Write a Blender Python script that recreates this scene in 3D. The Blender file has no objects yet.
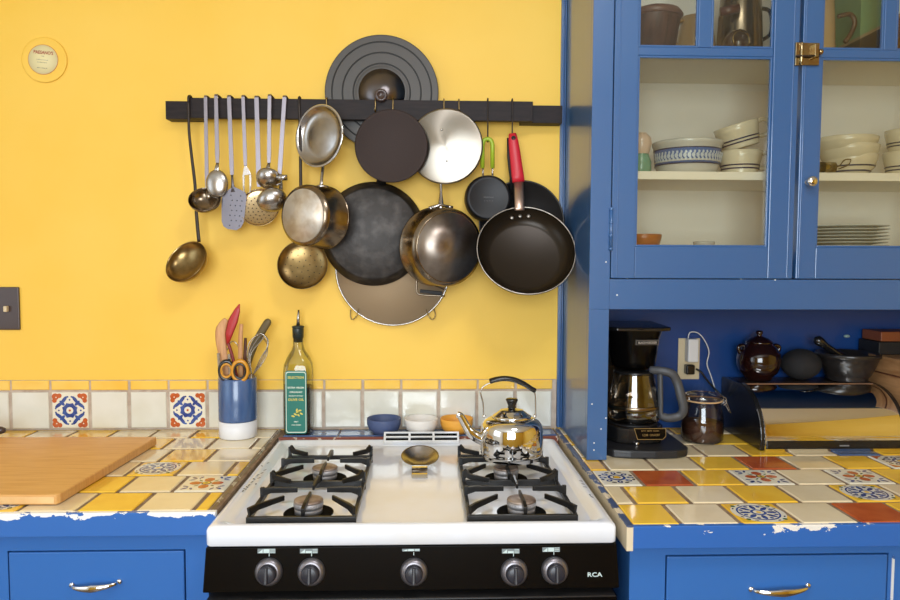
import bpy, bmesh, math, random
from math import sin, cos, pi, radians
from mathutils import Vector, Matrix
random.seed(7)
C = bpy.context.scene.collection
S = bpy.context.scene
CT = 0.91                       # counter height

# ------------------------------------------------------------------ camera
F, YAW, PITCH, ROLL, D, H = 710.3, .0332, .0582, .0037, 2.025, .4886
def cam_axes():
    f = Vector((sin(YAW), cos(YAW), 0)); r = Vector((cos(YAW), -sin(YAW), 0)); u = Vector((0, 0, 1))
    f2 = cos(PITCH)*f - sin(PITCH)*u; u2 = cos(PITCH)*u + sin(PITCH)*f
    r3 = cos(ROLL)*r + sin(ROLL)*u2; u3 = -sin(ROLL)*r + cos(ROLL)*u2
    return r3, u3, f2
AX = cam_axes(); EYE = Vector((0, -D, H+CT))
cd = bpy.data.cameras.new('camera'); cam = bpy.data.objects.new('camera', cd); C.objects.link(cam)
cd.sensor_width = 36; cd.lens = F/900*36; cd.clip_start = .02
m = Matrix((AX[0], AX[1], -AX[2])).transposed().to_4x4(); m.translation = EYE
cam.matrix_world = m; S.camera = cam

# ------------------------------------------------------------------ world, light, exposure
S.view_settings.view_transform = 'Standard'; S.view_settings.look = 'None'
S.view_settings.gamma = 1; S.view_settings.use_curve_mapping = False
S.view_settings.exposure = 0.14
W = bpy.data.worlds.new('sky'); S.world = W; W.use_nodes = True
W.node_tree.nodes['Background'].inputs[0].default_value = (.75, .86, 1, 1)
W.node_tree.nodes['Background'].inputs[1].default_value = 1.0
def area(name, loc, rot, sx, sy, power, col):
    l = bpy.data.lights.new(name, 'AREA'); l.shape = 'RECTANGLE'; l.size = sx; l.size_y = sy
    l.energy = power; l.color = col
    o = bpy.data.objects.new(name, l); C.objects.link(o); o.location = loc; o.rotation_euler = rot
    return o
# daylight entering by the windows (one behind the camera, one in the left wall), and an overhead fill light added to brighten the countertops
area('daylight_left_window', (-2.36, -1.9, 1.65), (0, radians(-90), 0), 1.3, 1.5, 7, (.84, .93, 1))
area('daylight_rear_window', (-.3, -3.76, 1.6), (radians(90), 0, 0), 1.6, 1.4, 72, (.85, .93, 1))
area('counter_fill_light', (.35, -1.55, 2.56), (0, 0, 0), .45, .45, 13, (.96, .96, 1))

# ------------------------------------------------------------------ helpers
def at(u, v, x=None, y=None, z=None):
    d = AX[2] + AX[0]*((u-450)/F) + AX[1]*((300-v)/F)
    if x is not None: t = (x-EYE.x)/d.x
    elif y is not None: t = (y-EYE.y)/d.y
    else: t = (z-EYE.z)/d.z
    return EYE + d*t
def mpp(y, u=450):                 # metres per pixel at depth y
    return (at(u+1, 300, y=y)-at(u, 300, y=y)).length

def lin(c):
    return tuple(((x/255)/12.92 if x/255 <= .04045 else ((x/255+.055)/1.055)**2.4) for x in c)+(1,)
def mat(name, col, rough=.5, metal=0., spec=.5, coat=0., noise=None, bump=None, aniso=0, emit=None):
    """noise = (scale, second colour, contrast lo, hi[, stretch xyz]); bump = (scale, strength)"""
    m = bpy.data.materials.new(name); m.use_nodes = True; nt = m.node_tree; b = nt.nodes['Principled BSDF']
    b.inputs['Base Color'].default_value = lin(col); b.inputs['Roughness'].default_value = rough
    b.inputs['Metallic'].default_value = metal; b.inputs['Specular IOR Level'].default_value = spec
    b.inputs['Coat Weight'].default_value = coat; b.inputs['Coat Roughness'].default_value = .08
    if aniso:
        b.inputs['Anisotropic'].default_value = aniso; tn = nt.nodes.new('ShaderNodeTangent'); tn.direction_type = 'RADIAL'; tn.axis = 'Y'
        nt.links.new(tn.outputs[0], b.inputs['Tangent'])
    if emit: b.inputs['Emission Color'].default_value = lin(emit[0]); b.inputs['Emission Strength'].default_value = emit[1]
    if noise or bump:
        tc = nt.nodes.new('ShaderNodeTexCoord'); mp = nt.nodes.new('ShaderNodeMapping')
        nt.links.new(tc.outputs['Object'], mp.inputs[0])
    if noise:
        if len(noise) > 4: mp.inputs['Scale'].default_value = noise[4]
        n = nt.nodes.new('ShaderNodeTexNoise'); n.inputs['Scale'].default_value = noise[0]; n.inputs['Detail'].default_value = 6
        nt.links.new(mp.outputs[0], n.inputs[0])
        r = nt.nodes.new('ShaderNodeValToRGB'); r.color_ramp.elements[0].position = noise[2]; r.color_ramp.elements[1].position = noise[3]
        r.color_ramp.elements[0].color = lin(col); r.color_ramp.elements[1].color = lin(noise[1])
        nt.links.new(n.outputs[0], r.inputs[0]); nt.links.new(r.outputs[0], b.inputs['Base Color'])
    if bump:
        n2 = nt.nodes.new('ShaderNodeTexNoise'); n2.inputs['Scale'].default_value = bump[0]; n2.inputs['Detail'].default_value = 3
        nt.links.new(tc.outputs['Object'], n2.inputs[0])
        bm_ = nt.nodes.new('ShaderNodeBump'); bm_.inputs['Strength'].default_value = bump[1]; bm_.inputs['Distance'].default_value = .004
        nt.links.new(n2.outputs[0], bm_.inputs['Height']); nt.links.new(bm_.outputs[0], b.inputs['Normal'])
    return m
def glass(name, tint, refl=.06, rough=.0):
    m = bpy.data.materials.new(name); m.use_nodes = True; nt = m.node_tree; nt.nodes.clear()
    o = nt.nodes.new('ShaderNodeOutputMaterial'); mx = nt.nodes.new('ShaderNodeMixShader')
    t = nt.nodes.new('ShaderNodeBsdfTransparent'); g = nt.nodes.new('ShaderNodeBsdfGlossy')
    t.inputs[0].default_value = lin(tint); g.inputs['Roughness'].default_value = rough
    lw = nt.nodes.new('ShaderNodeLayerWeight'); lw.inputs[0].default_value = .3
    ma = nt.nodes.new('ShaderNodeMath'); ma.operation = 'MULTIPLY_ADD'; ma.inputs[1].default_value = .7; ma.inputs[2].default_value = refl
    nt.links.new(lw.outputs['Fresnel'], ma.inputs[0]); ma.use_clamp = True
    nt.links.new(ma.outputs[0], mx.inputs[0]); nt.links.new(t.outputs[0], mx.inputs[1]); nt.links.new(g.outputs[0], mx.inputs[2])
    nt.links.new(mx.outputs[0], o.inputs[0]); return m
def flatglass(name, tint, refl):
    m = glass(name, tint, refl); 
    for n in m.node_tree.nodes:
        if n.type == 'MATH': n.inputs[1].default_value = .25
    return m
def chipped(name, col, chip, z0=None, z1=None, base_thr=.66, edge_thr=.45, rough=.3, scale=38, band=None):
    """painted wood with chips; the chips get denser towards height z1 (object space = world space)"""
    m = mat(name, col, rough, coat=.15); nt = m.node_tree; b = nt.nodes['Principled BSDF']
    ge = nt.nodes.new('ShaderNodeNewGeometry'); sp = nt.nodes.new('ShaderNodeSeparateXYZ'); nt.links.new(ge.outputs['Position'], sp.inputs[0])
    mp = nt.nodes.new('ShaderNodeMapping'); mp.inputs['Scale'].default_value = (.45, .45, 1); nt.links.new(ge.outputs['Position'], mp.inputs[0])
    n = nt.nodes.new('ShaderNodeTexNoise'); n.inputs['Scale'].default_value = scale; n.inputs['Detail'].default_value = 5; n.inputs['Roughness'].default_value = .6
    nt.links.new(mp.outputs[0], n.inputs[0])
    mr = nt.nodes.new('ShaderNodeMapRange')
    mr.inputs['From Min'].default_value = z0 if z0 is not None else 0; mr.inputs['From Max'].default_value = z1 if z1 is not None else 1
    mr.inputs['To Min'].default_value = base_thr; mr.inputs['To Max'].default_value = edge_thr
    nt.links.new(sp.outputs['Z'], mr.inputs['Value'])
    gt = nt.nodes.new('ShaderNodeMath'); gt.operation = 'GREATER_THAN'
    nt.links.new(n.outputs[0], gt.inputs[0]); nt.links.new(mr.outputs[0], gt.inputs[1])
    mx = nt.nodes.new('ShaderNodeMix'); mx.data_type = 'RGBA'; mx.inputs[6].default_value = lin(col); mx.inputs[7].default_value = lin(chip)
    nt.links.new(gt.outputs[0], mx.inputs[0]); nt.links.new(mx.outputs[2], b.inputs['Base Color'])
    return m

WL = {}                            # world location of every object made here
def link(o, loc, parent):
    C.objects.link(o); loc = Vector(loc)
    if parent is not None:
        o.parent = parent; o.location = loc-WL[parent.name]
    else: o.location = loc
    WL[o.name] = loc; return o
def tag(o, label, cat, group=None, kind=None):
    if label: o['label'] = label
    if cat: o['category'] = cat
    if group: o['group'] = group
    if kind: o['kind'] = kind
    return o
def thing(name, label, cat, loc, group=None):
    o = bpy.data.objects.new(name, None); o.empty_display_size = .05; link(o, loc, None); return tag(o, label, cat, group)
def frame(c, n=(0, -1, 0), up=(0, 0, 1)):
    z = Vector(n).normalized(); up = Vector(up); y = (up-z*up.dot(z)).normalized(); x = y.cross(z)
    m = Matrix((x, y, z)).transposed().to_4x4(); m.translation = Vector(c); return m
def T(c, rz=0): return Matrix.Translation(Vector(c)) @ Matrix.Rotation(rz, 4, 'Z')

class MB:
    def __init__(s): s.v = []; s.f = []; s.mi = []; s.sm = []
    def add(s, vs, fs, mi=0, smooth=False, M=None):
        b = len(s.v)
        for p in vs: s.v.append((M @ Vector(p)) if M is not None else Vector(p))
        for f in fs: s.f.append([b+i for i in f]); s.mi.append(mi); s.sm.append(smooth)
        return s
    def box(s, a, b, mi=0, M=None):
        x0, y0, z0 = a; x1, y1, z1 = b
        return s.add([(x0,y0,z0),(x1,y0,z0),(x1,y1,z0),(x0,y1,z0),(x0,y0,z1),(x1,y0,z1),(x1,y1,z1),(x0,y1,z1)],
                     [(3,2,1,0),(4,5,6,7),(0,1,5,4),(1,2,6,5),(2,3,7,6),(3,0,4,7)], mi, False, M)
    def lathe(s, prof, M=None, n=40, mi=0, smooth=True, sx=1, sy=1, closed=False):
        vs = []; fs = []; idx = []
        for r, z in prof:
            if abs(r) < 1e-7: idx.append([len(vs)]); vs.append((0, 0, z))
            else:
                idx.append(list(range(len(vs), len(vs)+n)))
                vs += [(r*cos(2*pi*k/n)*sx, r*sin(2*pi*k/n)*sy, z) for k in range(n)]
        pairs = list(zip(idx[:-1], idx[1:]))
        if closed: pairs.append((idx[-1], idx[0]))
        for a, b in pairs:
            for k in range(n):
                k2 = (k+1) % n
                if len(a) == 1 and len(b) == 1: continue
                if len(a) == 1: fs.append((a[0], b[k], b[k2]))
                elif len(b) == 1: fs.append((a[k], b[0], a[k2]))
                else: fs.append((a[k], b[k], b[k2], a[k2]))
        return s.add(vs, fs, mi, smooth, M)
    def ribbon(s, pts, w, t, nrm=(0, -1, 0), mi=0, n=4, smooth=False, M=None):
        """swept section: n=4 rectangle w x t, else ellipse; w,t scalars or lists"""
        pts = [Vector(p) for p in pts]; N = len(pts); vs = []; fs = []
        W_ = w if isinstance(w, (list, tuple)) else [w]*N; T_ = t if isinstance(t, (list, tuple)) else [t]*N
        for i, p in enumerate(pts):
            tg = (pts[min(i+1, N-1)]-pts[max(i-1, 0)]).normalized(); nn = Vector(nrm)
            sd = tg.cross(nn)
            if sd.length < .05: sd = tg.cross(Vector((1, 0, 0)))
            sd.normalize(); n2 = sd.cross(tg).normalized()
            for k in range(n):
                if n == 4: a, b = ((-.5,-.5),(.5,-.5),(.5,.5),(-.5,.5))[k]
                else: a, b = .5*cos(2*pi*k/n), .5*sin(2*pi*k/n)
                vs.append(p+sd*(a*W_[i])+n2*(b*T_[i]))
        for i in range(N-1):
            for k in range(n): fs.append((i*n+k, i*n+(k+1) % n, (i+1)*n+(k+1) % n, (i+1)*n+k))
        fs.append(tuple(range(n))); fs.append(tuple((N-1)*n+k for k in range(n)))
        return s.add(vs, fs, mi, smooth or n > 4, M)
    def tube(s, pts, r, mi=0, n=10, M=None):
        d = [2*q for q in r] if isinstance(r, (list, tuple)) else 2*r
        return s.ribbon(pts, d, d, (.13, -.97, .2), mi, n, True, M)
    def prism(s, poly, h0, h1, M=None, mi=0, smooth=False):
        n = len(poly); vs = [(x, y, h0) for x, y in poly]+[(x, y, h1) for x, y in poly]
        fs = [tuple(range(n))[::-1], tuple(range(n, 2*n))]+[(i, (i+1) % n, n+(i+1) % n, n+i) for i in range(n)]
        return s.add(vs, fs, mi, smooth, M)
    def torus(s, R, r, M=None, mi=0, n=40, k=10, sx=1, sy=1):
        prof = [(R+r*cos(2*pi*i/k), r*sin(2*pi*i/k)) for i in range(k)]
        return s.lathe(prof, M, n, mi, True, sx, sy, closed=True)
    def ball(s, c, r, mi=0, sx=1, sy=1, sz=1, n=20, M=None):
        M2 = (M or Matrix()) @ Matrix.Translation(Vector(c))
        return s.lathe([(r*sin(pi*i/12), -r*cos(pi*i/12)*sz) for i in range(13)], M2, n, mi, True, sx, sy)
    def build(s, name, mats, parent=None, loc=None, bevel=0, seg=2, label=None, cat=None, group=None, kind=None, recalc=True, autosmooth=False):
        if loc is None: loc = WL[parent.name] if parent is not None else sum(s.v, Vector())/len(s.v)
        loc = Vector(loc)
        me = bpy.data.meshes.new(name); me.from_pydata([tuple(v-loc) for v in s.v], [], s.f)
        if not isinstance(mats, (list, tuple)): mats = [mats]
        for x in mats: me.materials.append(x)
        for p, mi, sm in zip(me.polygons, s.mi, s.sm): p.material_index = mi; p.use_smooth = sm
        if recalc:
            bm = bmesh.new(); bm.from_mesh(me); bmesh.ops.recalc_face_normals(bm, faces=bm.faces); bm.to_mesh(me); bm.free()
        o = bpy.data.objects.new(name, me); link(o, loc, parent)
        if bevel:
            md = o.modifiers.new('bevel', 'BEVEL'); md.width = bevel; md.segments = seg; md.limit_method = 'ANGLE'; md.angle_limit = radians(40)
        return tag(o, label, cat, group, kind)

def smoothpath(pts, k=6):
    P = [Vector(p) for p in pts]; out = []
    for i in range(len(P)-1):
        p0 = P[max(i-1, 0)]; p1 = P[i]; p2 = P[i+1]; p3 = P[min(i+2, len(P)-1)]
        for j in range(k):
            t = j/k
            out.append(.5*((2*p1)+(p2-p0)*t+(2*p0-5*p1+4*p2-p3)*t*t+(-p0+3*p1-3*p2+p3)*t**3))
    out.append(P[-1]); return out
def text_mb(mb, s, size, M, mi=0, depth=.0004, font_bold=False, spacing=1.0, sx=1.0):
    cu = bpy.data.curves.new('t', 'FONT'); cu.body = s; cu.size = size; cu.align_x = 'CENTER'; cu.align_y = 'CENTER'
    cu.extrude = depth; cu.resolution_u = 2; cu.space_character = spacing
    if font_bold: cu.offset = size*.02
    o = bpy.data.objects.new('t', cu); C.objects.link(o)
    dg = bpy.context.evaluated_depsgraph_get(); dg.update()
    me = bpy.data.meshes.new_from_object(o.evaluated_get(dg))
    mb.add([(v.co.x*sx, v.co.y, v.co.z) for v in me.vertices], [tuple(p.vertices) for p in me.polygons], mi, False, M)
    bpy.data.objects.remove(o); bpy.data.curves.remove(cu); bpy.data.meshes.remove(me)
def circ(r, n=24, cx=0, cy=0, sx=1, sy=1, rot=0, a0=0):
    out = []
    for k in range(n):
        a = a0+2*pi*k/n; x, y = r*cos(a)*sx, r*sin(a)*sy
        out.append((cx+x*cos(rot)-y*sin(rot), cy+x*sin(rot)+y*cos(rot)))
    return out

# ------------------------------------------------------------------ materials
YEL = (244, 197, 72)
wall_y = mat('yellow_wall_paint', YEL, .55, noise=(3.5, (246, 202, 84), .35, .7), bump=(60, .05))
white_paint = mat('white_paint', (232, 230, 222), .6)
floor_m = mat('wood_floor', (112, 92, 74), .45, noise=(4, (84, 68, 54), .35, .65, (1, 12, 1)))
blue = mat('blue_gloss_paint', (48, 92, 144), .34, coat=.6, spec=.6, bump=(25, .06))
blue_shaded = mat('blue_nook_shaded', (18, 62, 124), .35, bump=(25, .05))  # cabinet blue darkened, puts the shade of the niche into the colour
blue_chip = chipped('blue_chipped_paint', (54, 108, 180), (236, 236, 232), .82, .91, .74, .70, scale=30)
blue_edgeL = chipped('blue_edge_paint_left', (56, 108, 182), (240, 240, 238), .885, .909, .70, .43, scale=34)
blue_edgeR = chipped('blue_edge_paint_right', (50, 102, 178), (236, 230, 220), .88, .909, .72, .52, scale=45)
cream_chip = chipped('worn_cream_edge', (222, 206, 176), (70, 84, 118), .90, .9115, .80, .42, scale=60)
brown_chip = chipped('worn_brown_edge', (126, 104, 76), (196, 184, 160), .0, 2.0, .56, .56, scale=60)
cream = mat('cream_cabinet_paint', (252, 246, 238), .5)
shelf_m = mat('cream_shelf', (248, 238, 220), .5)
tile_w = mat('cream_white_tile', (238, 222, 186), .13, coat=.5, noise=(9, (224, 204, 164), .35, .75), bump=(14, .12))
tile_w2 = mat('cool_white_tile', (226, 224, 212), .12, coat=.5, noise=(9, (214, 210, 192), .35, .75), bump=(14, .12))
tile_y = mat('yellow_tile', (246, 200, 68), .13, coat=.5, noise=(12, (234, 178, 48), .4, .8), bump=(14, .12))
tile_r = mat('terracotta_tile', (196, 100, 50), .16, coat=.4, noise=(14, (158, 64, 32), .35, .75), bump=(14, .12))
tile_b = mat('slate_blue_tile', (78, 100, 140), .18, coat=.4, noise=(14, (96, 118, 150), .35, .75), bump=(14, .12))
tile_dk = mat('brown_glaze', (112, 52, 34), .3, coat=.3)
d_white = mat('motif_white', (232, 226, 206), .15, coat=.4)
d_blue = mat('motif_blue', (44, 66, 132), .16, coat=.4, noise=(60, (74, 104, 170), .4, .8))
d_or = mat('motif_orange', (196, 96, 48), .16, coat=.4, noise=(60, (170, 74, 40), .4, .8))
d_dark = mat('motif_dark', (52, 44, 50), .16, coat=.4)
d_green = mat('motif_green', (52, 110, 66), .16, coat=.4)
TM = [tile_w, tile_y, tile_r, tile_b, d_white, d_blue, d_or, d_dark, d_green, tile_w2, mat('pale_yellow_tile', (248, 204, 96), .14, coat=.5, noise=(12, (244, 190, 74), .4, .8), bump=(14, .12))]
grout = mat('grout', (122, 98, 74), .9, noise=(40, (150, 128, 104), .35, .7), bump=(300, .3))
grout_w = mat('grey_grout', (196, 180, 164), .9, noise=(40, (172, 152, 134), .35, .7), bump=(300, .3))
steel = mat('brushed_steel', (186, 182, 178), .26, 1., noise=(30, (160, 154, 148), .3, .8))
chrome = mat('polished_chrome', (225, 224, 222), .05, 1.)
steel_dull = mat('dull_aluminium', (206, 200, 190), .42, 1., noise=(40, (160, 150, 140), .35, .75))
steel_side = mat('tarnished_steel', (150, 136, 118), .22, 1., noise=(20, (96, 82, 66), .3, .8))
brass = mat('aged_brass', (158, 134, 90), .28, 1., noise=(30, (118, 96, 60), .3, .75))
brass_b = mat('bright_brass', (168, 154, 120), .22, 1., noise=(50, (150, 110, 60), .45, .8))
iron = mat('black_iron', (44, 36, 30), .45, .4, noise=(30, (70, 52, 38), .45, .8), bump=(120, .2))
cast = mat('seasoned_cast_iron', (40, 35, 31), .42, .5, noise=(26, (72, 66, 62), .45, .75), bump=(80, .12))
crepe = mat('matte_dark_brown_iron', (56, 45, 42), .6, .1, spec=.2, bump=(200, .08))
nonstick = mat('nonstick_coating', (40, 31, 20), .3, .3, spec=.3, bump=(400, .03))
black_pl = mat('black_plastic', (22, 21, 21), .25, coat=.2)
black_mt = mat('matte_black', (24, 23, 24), .6)
blk_gloss = mat('black_gloss_enamel', (7, 6, 6), .22, spec=.16)
rail_m = mat('dark_stained_wood', (32, 26, 27), .5, spec=.2, noise=(14, (46, 37, 36), .35, .75, (1, 8, 8)))
red_sil = mat('red_silicone', (196, 28, 46), .38)
green_sil = mat('lime_green_silicone', (158, 184, 40), .4)
enamel = mat('white_enamel', (232, 235, 242), .1, coat=.5, noise=(5, (228, 224, 216), .45, .8))
wood_b = mat('bamboo', (220, 170, 104), .38, noise=(9, (204, 146, 80), .35, .7, (1.2, 16, 1)), bump=(90, .03))
wood_l = mat('light_bamboo_edge', (232, 194, 138), .45, noise=(12, (206, 154, 92), .35, .7, (1, 10, 1)))
wood_s = mat('beech_wood', (214, 162, 112), .5, noise=(20, (190, 134, 86), .35, .7, (6, 6, 1)))
wood_d = mat('dark_wood', (108, 62, 38), .45, noise=(14, (70, 38, 24), .35, .7, (6, 6, 1)))
wood_c = mat('pale_crate_wood', (176, 132, 88), .5, noise=(6, (142, 100, 62), .35, .7, (1, 2, 14)))
olive = mat('olive_silicone', (92, 76, 36), .5)
whiteplastic = mat('white_plastic', (226, 226, 226), .35)
ivory = mat('ivory_plastic', (214, 196, 160), .4)
brown_pl = mat('brown_bakelite', (66, 50, 46), .3, coat=.2)

# ------------------------------------------------------------------ room shell
def struct(name, mb, m, **k): return mb.build(name, m, kind='structure', **k)
X0, X1, Y1, Z1 = -2.4, 2.6, -3.8, 2.62
struct('floor', MB().box((X0-.1, Y1-.1, -.06), (X1+.1, .12, 0)), floor_m)
struct('ceiling', MB().box((X0-.1, Y1-.1, Z1), (X1+.1, .12, Z1+.06)), white_paint)
struct('wall_back', MB().box((X0-.1, 0, 0), (X1+.1, .1, Z1)), wall_y)
struct('wall_right', MB().box((X1, Y1, 0), (X1+.1, 0, Z1)), wall_y)
def wall_with_holes(name, u0, u1, holes, mk):
    """panels around window holes: holes = [(a,b,z0,z1)]"""
    mb = MB(); a = u0
    for (h0, h1, z0, z1) in holes:
        mk(mb, a, h0, 0, Z1); mk(mb, h0, h1, 0, z0); mk(mb, h0, h1, z1, Z1); a = h1
    mk(mb, a, u1, 0, Z1); struct(name, mb, wall_y if name == 'wall_front' else white_paint)
wall_with_holes('wall_front', X0, X1, [(-1.15, .55, .85, 2.35)], lambda m_, a, b, c, d: m_.box((a, Y1-.1, c), (b, Y1, d)))
wall_with_holes('wall_left', Y1, 0, [(-2.7, -1.1, .95, 2.35)], lambda m_, a, b, c, d: m_.box((X0-.1, a, c), (X0, b, d)))
def window(name, M, w, h):
    f = MB(); t = .05
    f.box((0, 0, 0), (t, .06, h), M=M).box((w-t, 0, 0), (w, .06, h), M=M).box((t, 0, 0), (w-t, .06, t), M=M).box((t, 0, h-t), (w-t, .06, h), M=M).box((t, .01, h/2-.02), (w-t, .05, h/2+.02), M=M)
    struct(name, f, white_paint)
window('window_1', T((-1.15, Y1-.09, .85)), 1.7, 1.5)
window('window_2', T((X0-.03, -2.7, .95), pi/2), 1.6, 1.4)

# blue moulding strip where the yellow wall meets the tall cabinet
mb = MB(); zb, zt = CT+.004, Z1-.002
mb.box((.376, -.012, zb), (.3855, -.0005, zt)).box((.379, -.017, zb), (.3825, -.012, zt)).box((.3855, -.022, zb), (.3885, -.0005, zt))
struct('trim_1', mb, blue, bevel=.001)

# ------------------------------------------------------------------ tiles
P_ = .1125
def slab(mb, x0, x1, y0, y1, z, mi, th=.004, M=None):
    c = .0022
    vs = [(x0,y0,z-.006),(x1,y0,z-.006),(x1,y1,z-.006),(x0,y1,z-.006),(x0,y0,z-c*.7),(x1,y0,z-c*.7),(x1,y1,z-c*.7),(x0,y1,z-c*.7),
          (x0+c,y0+c,z),(x1-c,y0+c,z),(x1-c,y1-c,z),(x0+c,y1-c,z)]
    fs = [(0,1,5,4),(1,2,6,5),(2,3,7,6),(3,0,4,7),(4,5,9,8),(5,6,10,9),(6,7,11,10),(7,4,8,11),(8,9,10,11)]
    mb.add(vs, fs, mi, False, M)
def motif(mb, kind, cx, cy, s, z, M=None, clip=None):
    e = .00018
    def poly(pts, mi, layer):
        pp = [(cx+x*s, cy+y*s) for x, y in pts]
        if clip:
            if max(p[0] for p in pp) > clip[1] or min(p[0] for p in pp) < clip[0]: return
        mb.add([(x, y, z+e*layer) for x, y in pp], [tuple(range(len(pp)))], mi, False, M)
    def leaf(r, a, L, Wd, mi, layer, twist=0):
        poly(circ(1, 10, r*cos(a), r*sin(a), L, Wd, a+twist), mi, layer)
    if kind == 'A':      # blue flower wreath with orange corners
        for i in range(4):
            a = pi/4+i*pi/2; c = (.40*math.copysign(1, cos(a)), .40*math.copysign(1, sin(a)))
            poly(circ(.10, 12, *c), 6, 1); poly(circ(.07, 8, c[0]*.72, c[1]*1.07), 6, 1.1); poly(circ(.07, 8, c[0]*1.07, c[1]*.72), 6, 1.2); poly(circ(.02, 6, c[0]*.95, c[1]*.95), 4, 2)
        star = [((.235 if k % 2 else .195)*cos(pi*k/8), (.235 if k % 2 else .195)*sin(pi*k/8)) for k in range(16)]
        poly(star, 5, 1); poly(circ(.1, 12), 4, 2); poly(circ(.034, 8), 6, 3)
        for i in range(4):
            a = pi/4+i*pi/2
            leaf(.345, a-.30, .135, .050, 5, 1, 2.0); leaf(.345, a+.30, .135, .050, 5, 1.5, -2.0); leaf(.30, a, .10, .045, 5, 1.2)
            for d in (-.14, .14): leaf(.40, a+pi/4+d, .026, .026, 5, 1)
            leaf(.31, a+pi/4, .026, .026, 5, 1)
    elif kind == 'B':    # oval blue medallion on yellow corners
        poly(circ(.5, 26), 4, 1)
        poly(circ(.40, 26), 5, 2); poly(circ(.365, 26), 4, 3)
        for k in range(8):
            leaf(.255, k*pi/4, .105, .05, 5, 4); leaf(.315, k*pi/4+pi/8, .04, .04, 5, 4)
        poly(circ(.15, 14), 5, 4.5); poly(circ(.10, 12), 4, 5); poly(circ(.05, 8), 1, 6)
        for i in range(4):
            a = pi/4+i*pi/2; poly(circ(.045, 8, .46*cos(a)*1.06, .46*sin(a)*1.06), 8, 2); leaf(.455, a+.3, .04, .018, 7, 2, pi/2); leaf(.455, a-.3, .04, .018, 7, 2, pi/2)
    elif kind == 'C':    # red four-petal flower, blue corners
        for k in range(4):
            a = k*pi/2; leaf(.23, a, .13, .11, 6, 1.2); leaf(.20, a, .07, .04, 2, 2)
            a += pi/4; leaf(.235, a, .06, .025, 8, 1); leaf(.50, a, .09, .04, 5, 1); leaf(.43, a+.26, .075, .03, 5, 1.1, .9); leaf(.43, a-.26, .075, .03, 5, 1.1, -.9)
        poly(circ(.105, 12), 7, 3); poly(circ(.08, 12), 1, 4); poly(circ(.035, 8), 8, 5)
    else:                # 'D' dense white and blue flower, orange corners
        for i in range(4):
            a = pi/4+i*pi/2; c = (.43*math.copysign(1, cos(a)), .43*math.copysign(1, sin(a)))
            poly([(c[0]*1.08, c[1]*1.08), (c[0]*.45, c[1]*1.08), (c[0]*.8, c[1]*.8), (c[0]*1.08, c[1]*.45)][::(1 if c[0]*c[1] > 0 else -1)], 6, 1)
        for k in range(8):
            leaf(.30, k*pi/4, .085, .06, 5, 2); leaf(.37, k*pi/4+pi/8, .06, .035, 7, 2, pi/2); leaf(.31, k*pi/4, .04, .02, 4, 3)
        poly(circ(.20, 16), 5, 3); poly(circ(.14, 14), 4, 4); poly(circ(.09, 12), 7, 5); poly(circ(.07, 10), 1, 6)
CODE = {'W': 0, 'Y': 1, 'R': 2, 'S': 3, 'A': 4, 'C': 4, 'D': 4, 'B': 1, 'V': 9, 'P': 10}
def tile(mb, ch, x0, x1, y0, y1, z, g=.0045, clip=None, M=None, jit=.0008, cxs=None, ms=None):
    j = lambda: random.uniform(-jit, jit)
    slab(mb, x0+g+j(), x1-g+j(), y0+g+j(), y1-g+j(), z, CODE[ch], M=M)
    if ch in 'ABCD':
        cx, s = (cxs if cxs else (x0+x1)/2), (ms or (y1-y0-2*g-.002))
        motif(mb, ch, cx, (y0+y1)/2, s, z, M, clip=(x0+g+.0006, x1-g-.0006))

# left counter ---------------------------------------------------------------
XLE, YLF = -.4068, -.664
lc = thing('tiled_countertop', 'left tiled kitchen countertop of cream and yellow tiles with chipped blue front edge', 'countertop', (-.95, -.33, .86))
mb = MB(); mb.box((-1.9, YLF+.012, .862), (XLE, -.001, CT-.003)); mb.build('grout_bed', grout, lc)
rows = ['YWYWBWYWYWYW', 'CWYWYWYWCWYW', 'YWBWYWYWRWYW', 'WYWYWCYWYWBW', 'WWWYWYBWYWYW', 'WYWWYWYRWYWY']
mb = MB(); xr = XLE-.0135
xrow = [-.4525, xr, -.4535, xr, -.4535, xr]
for k, row in enumerate(rows):
    y0 = YLF+.004+k*P_; y1 = min(y0+P_, -.003)
    seq = list(row); x = xr
    widths = [(xr-xrow[k]) if xrow[k] < xr else P_]+[P_]*14
    for j in range(13):
        x0 = x-widths[j]
        if x0 < -1.9: break
        tile(mb, seq[j % len(seq)] if widths[j] > .06 or seq[j] in 'WY' else 'W', x0, x, y0, y1, CT)
        x = x0
mb.build('tile_field', TM, lc)
MB().box((-1.9, YLF-.002, .862), (XLE, YLF+.012, CT-.0015)).build('front_edge_board', blue_edgeL, lc, bevel=.0015)
MB().prism([(XLE-.0135, .880), (XLE, .880), (XLE, CT-.011), (XLE-.011, CT+.0005), (XLE-.0135, CT+.0005)], -(YLF+.012), .002, Matrix(((1,0,0,0),(0,0,-1,0),(0,1,0,0),(0,0,0,1)))).build('side_edge_strip', brown_chip, lc, bevel=.001)

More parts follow.
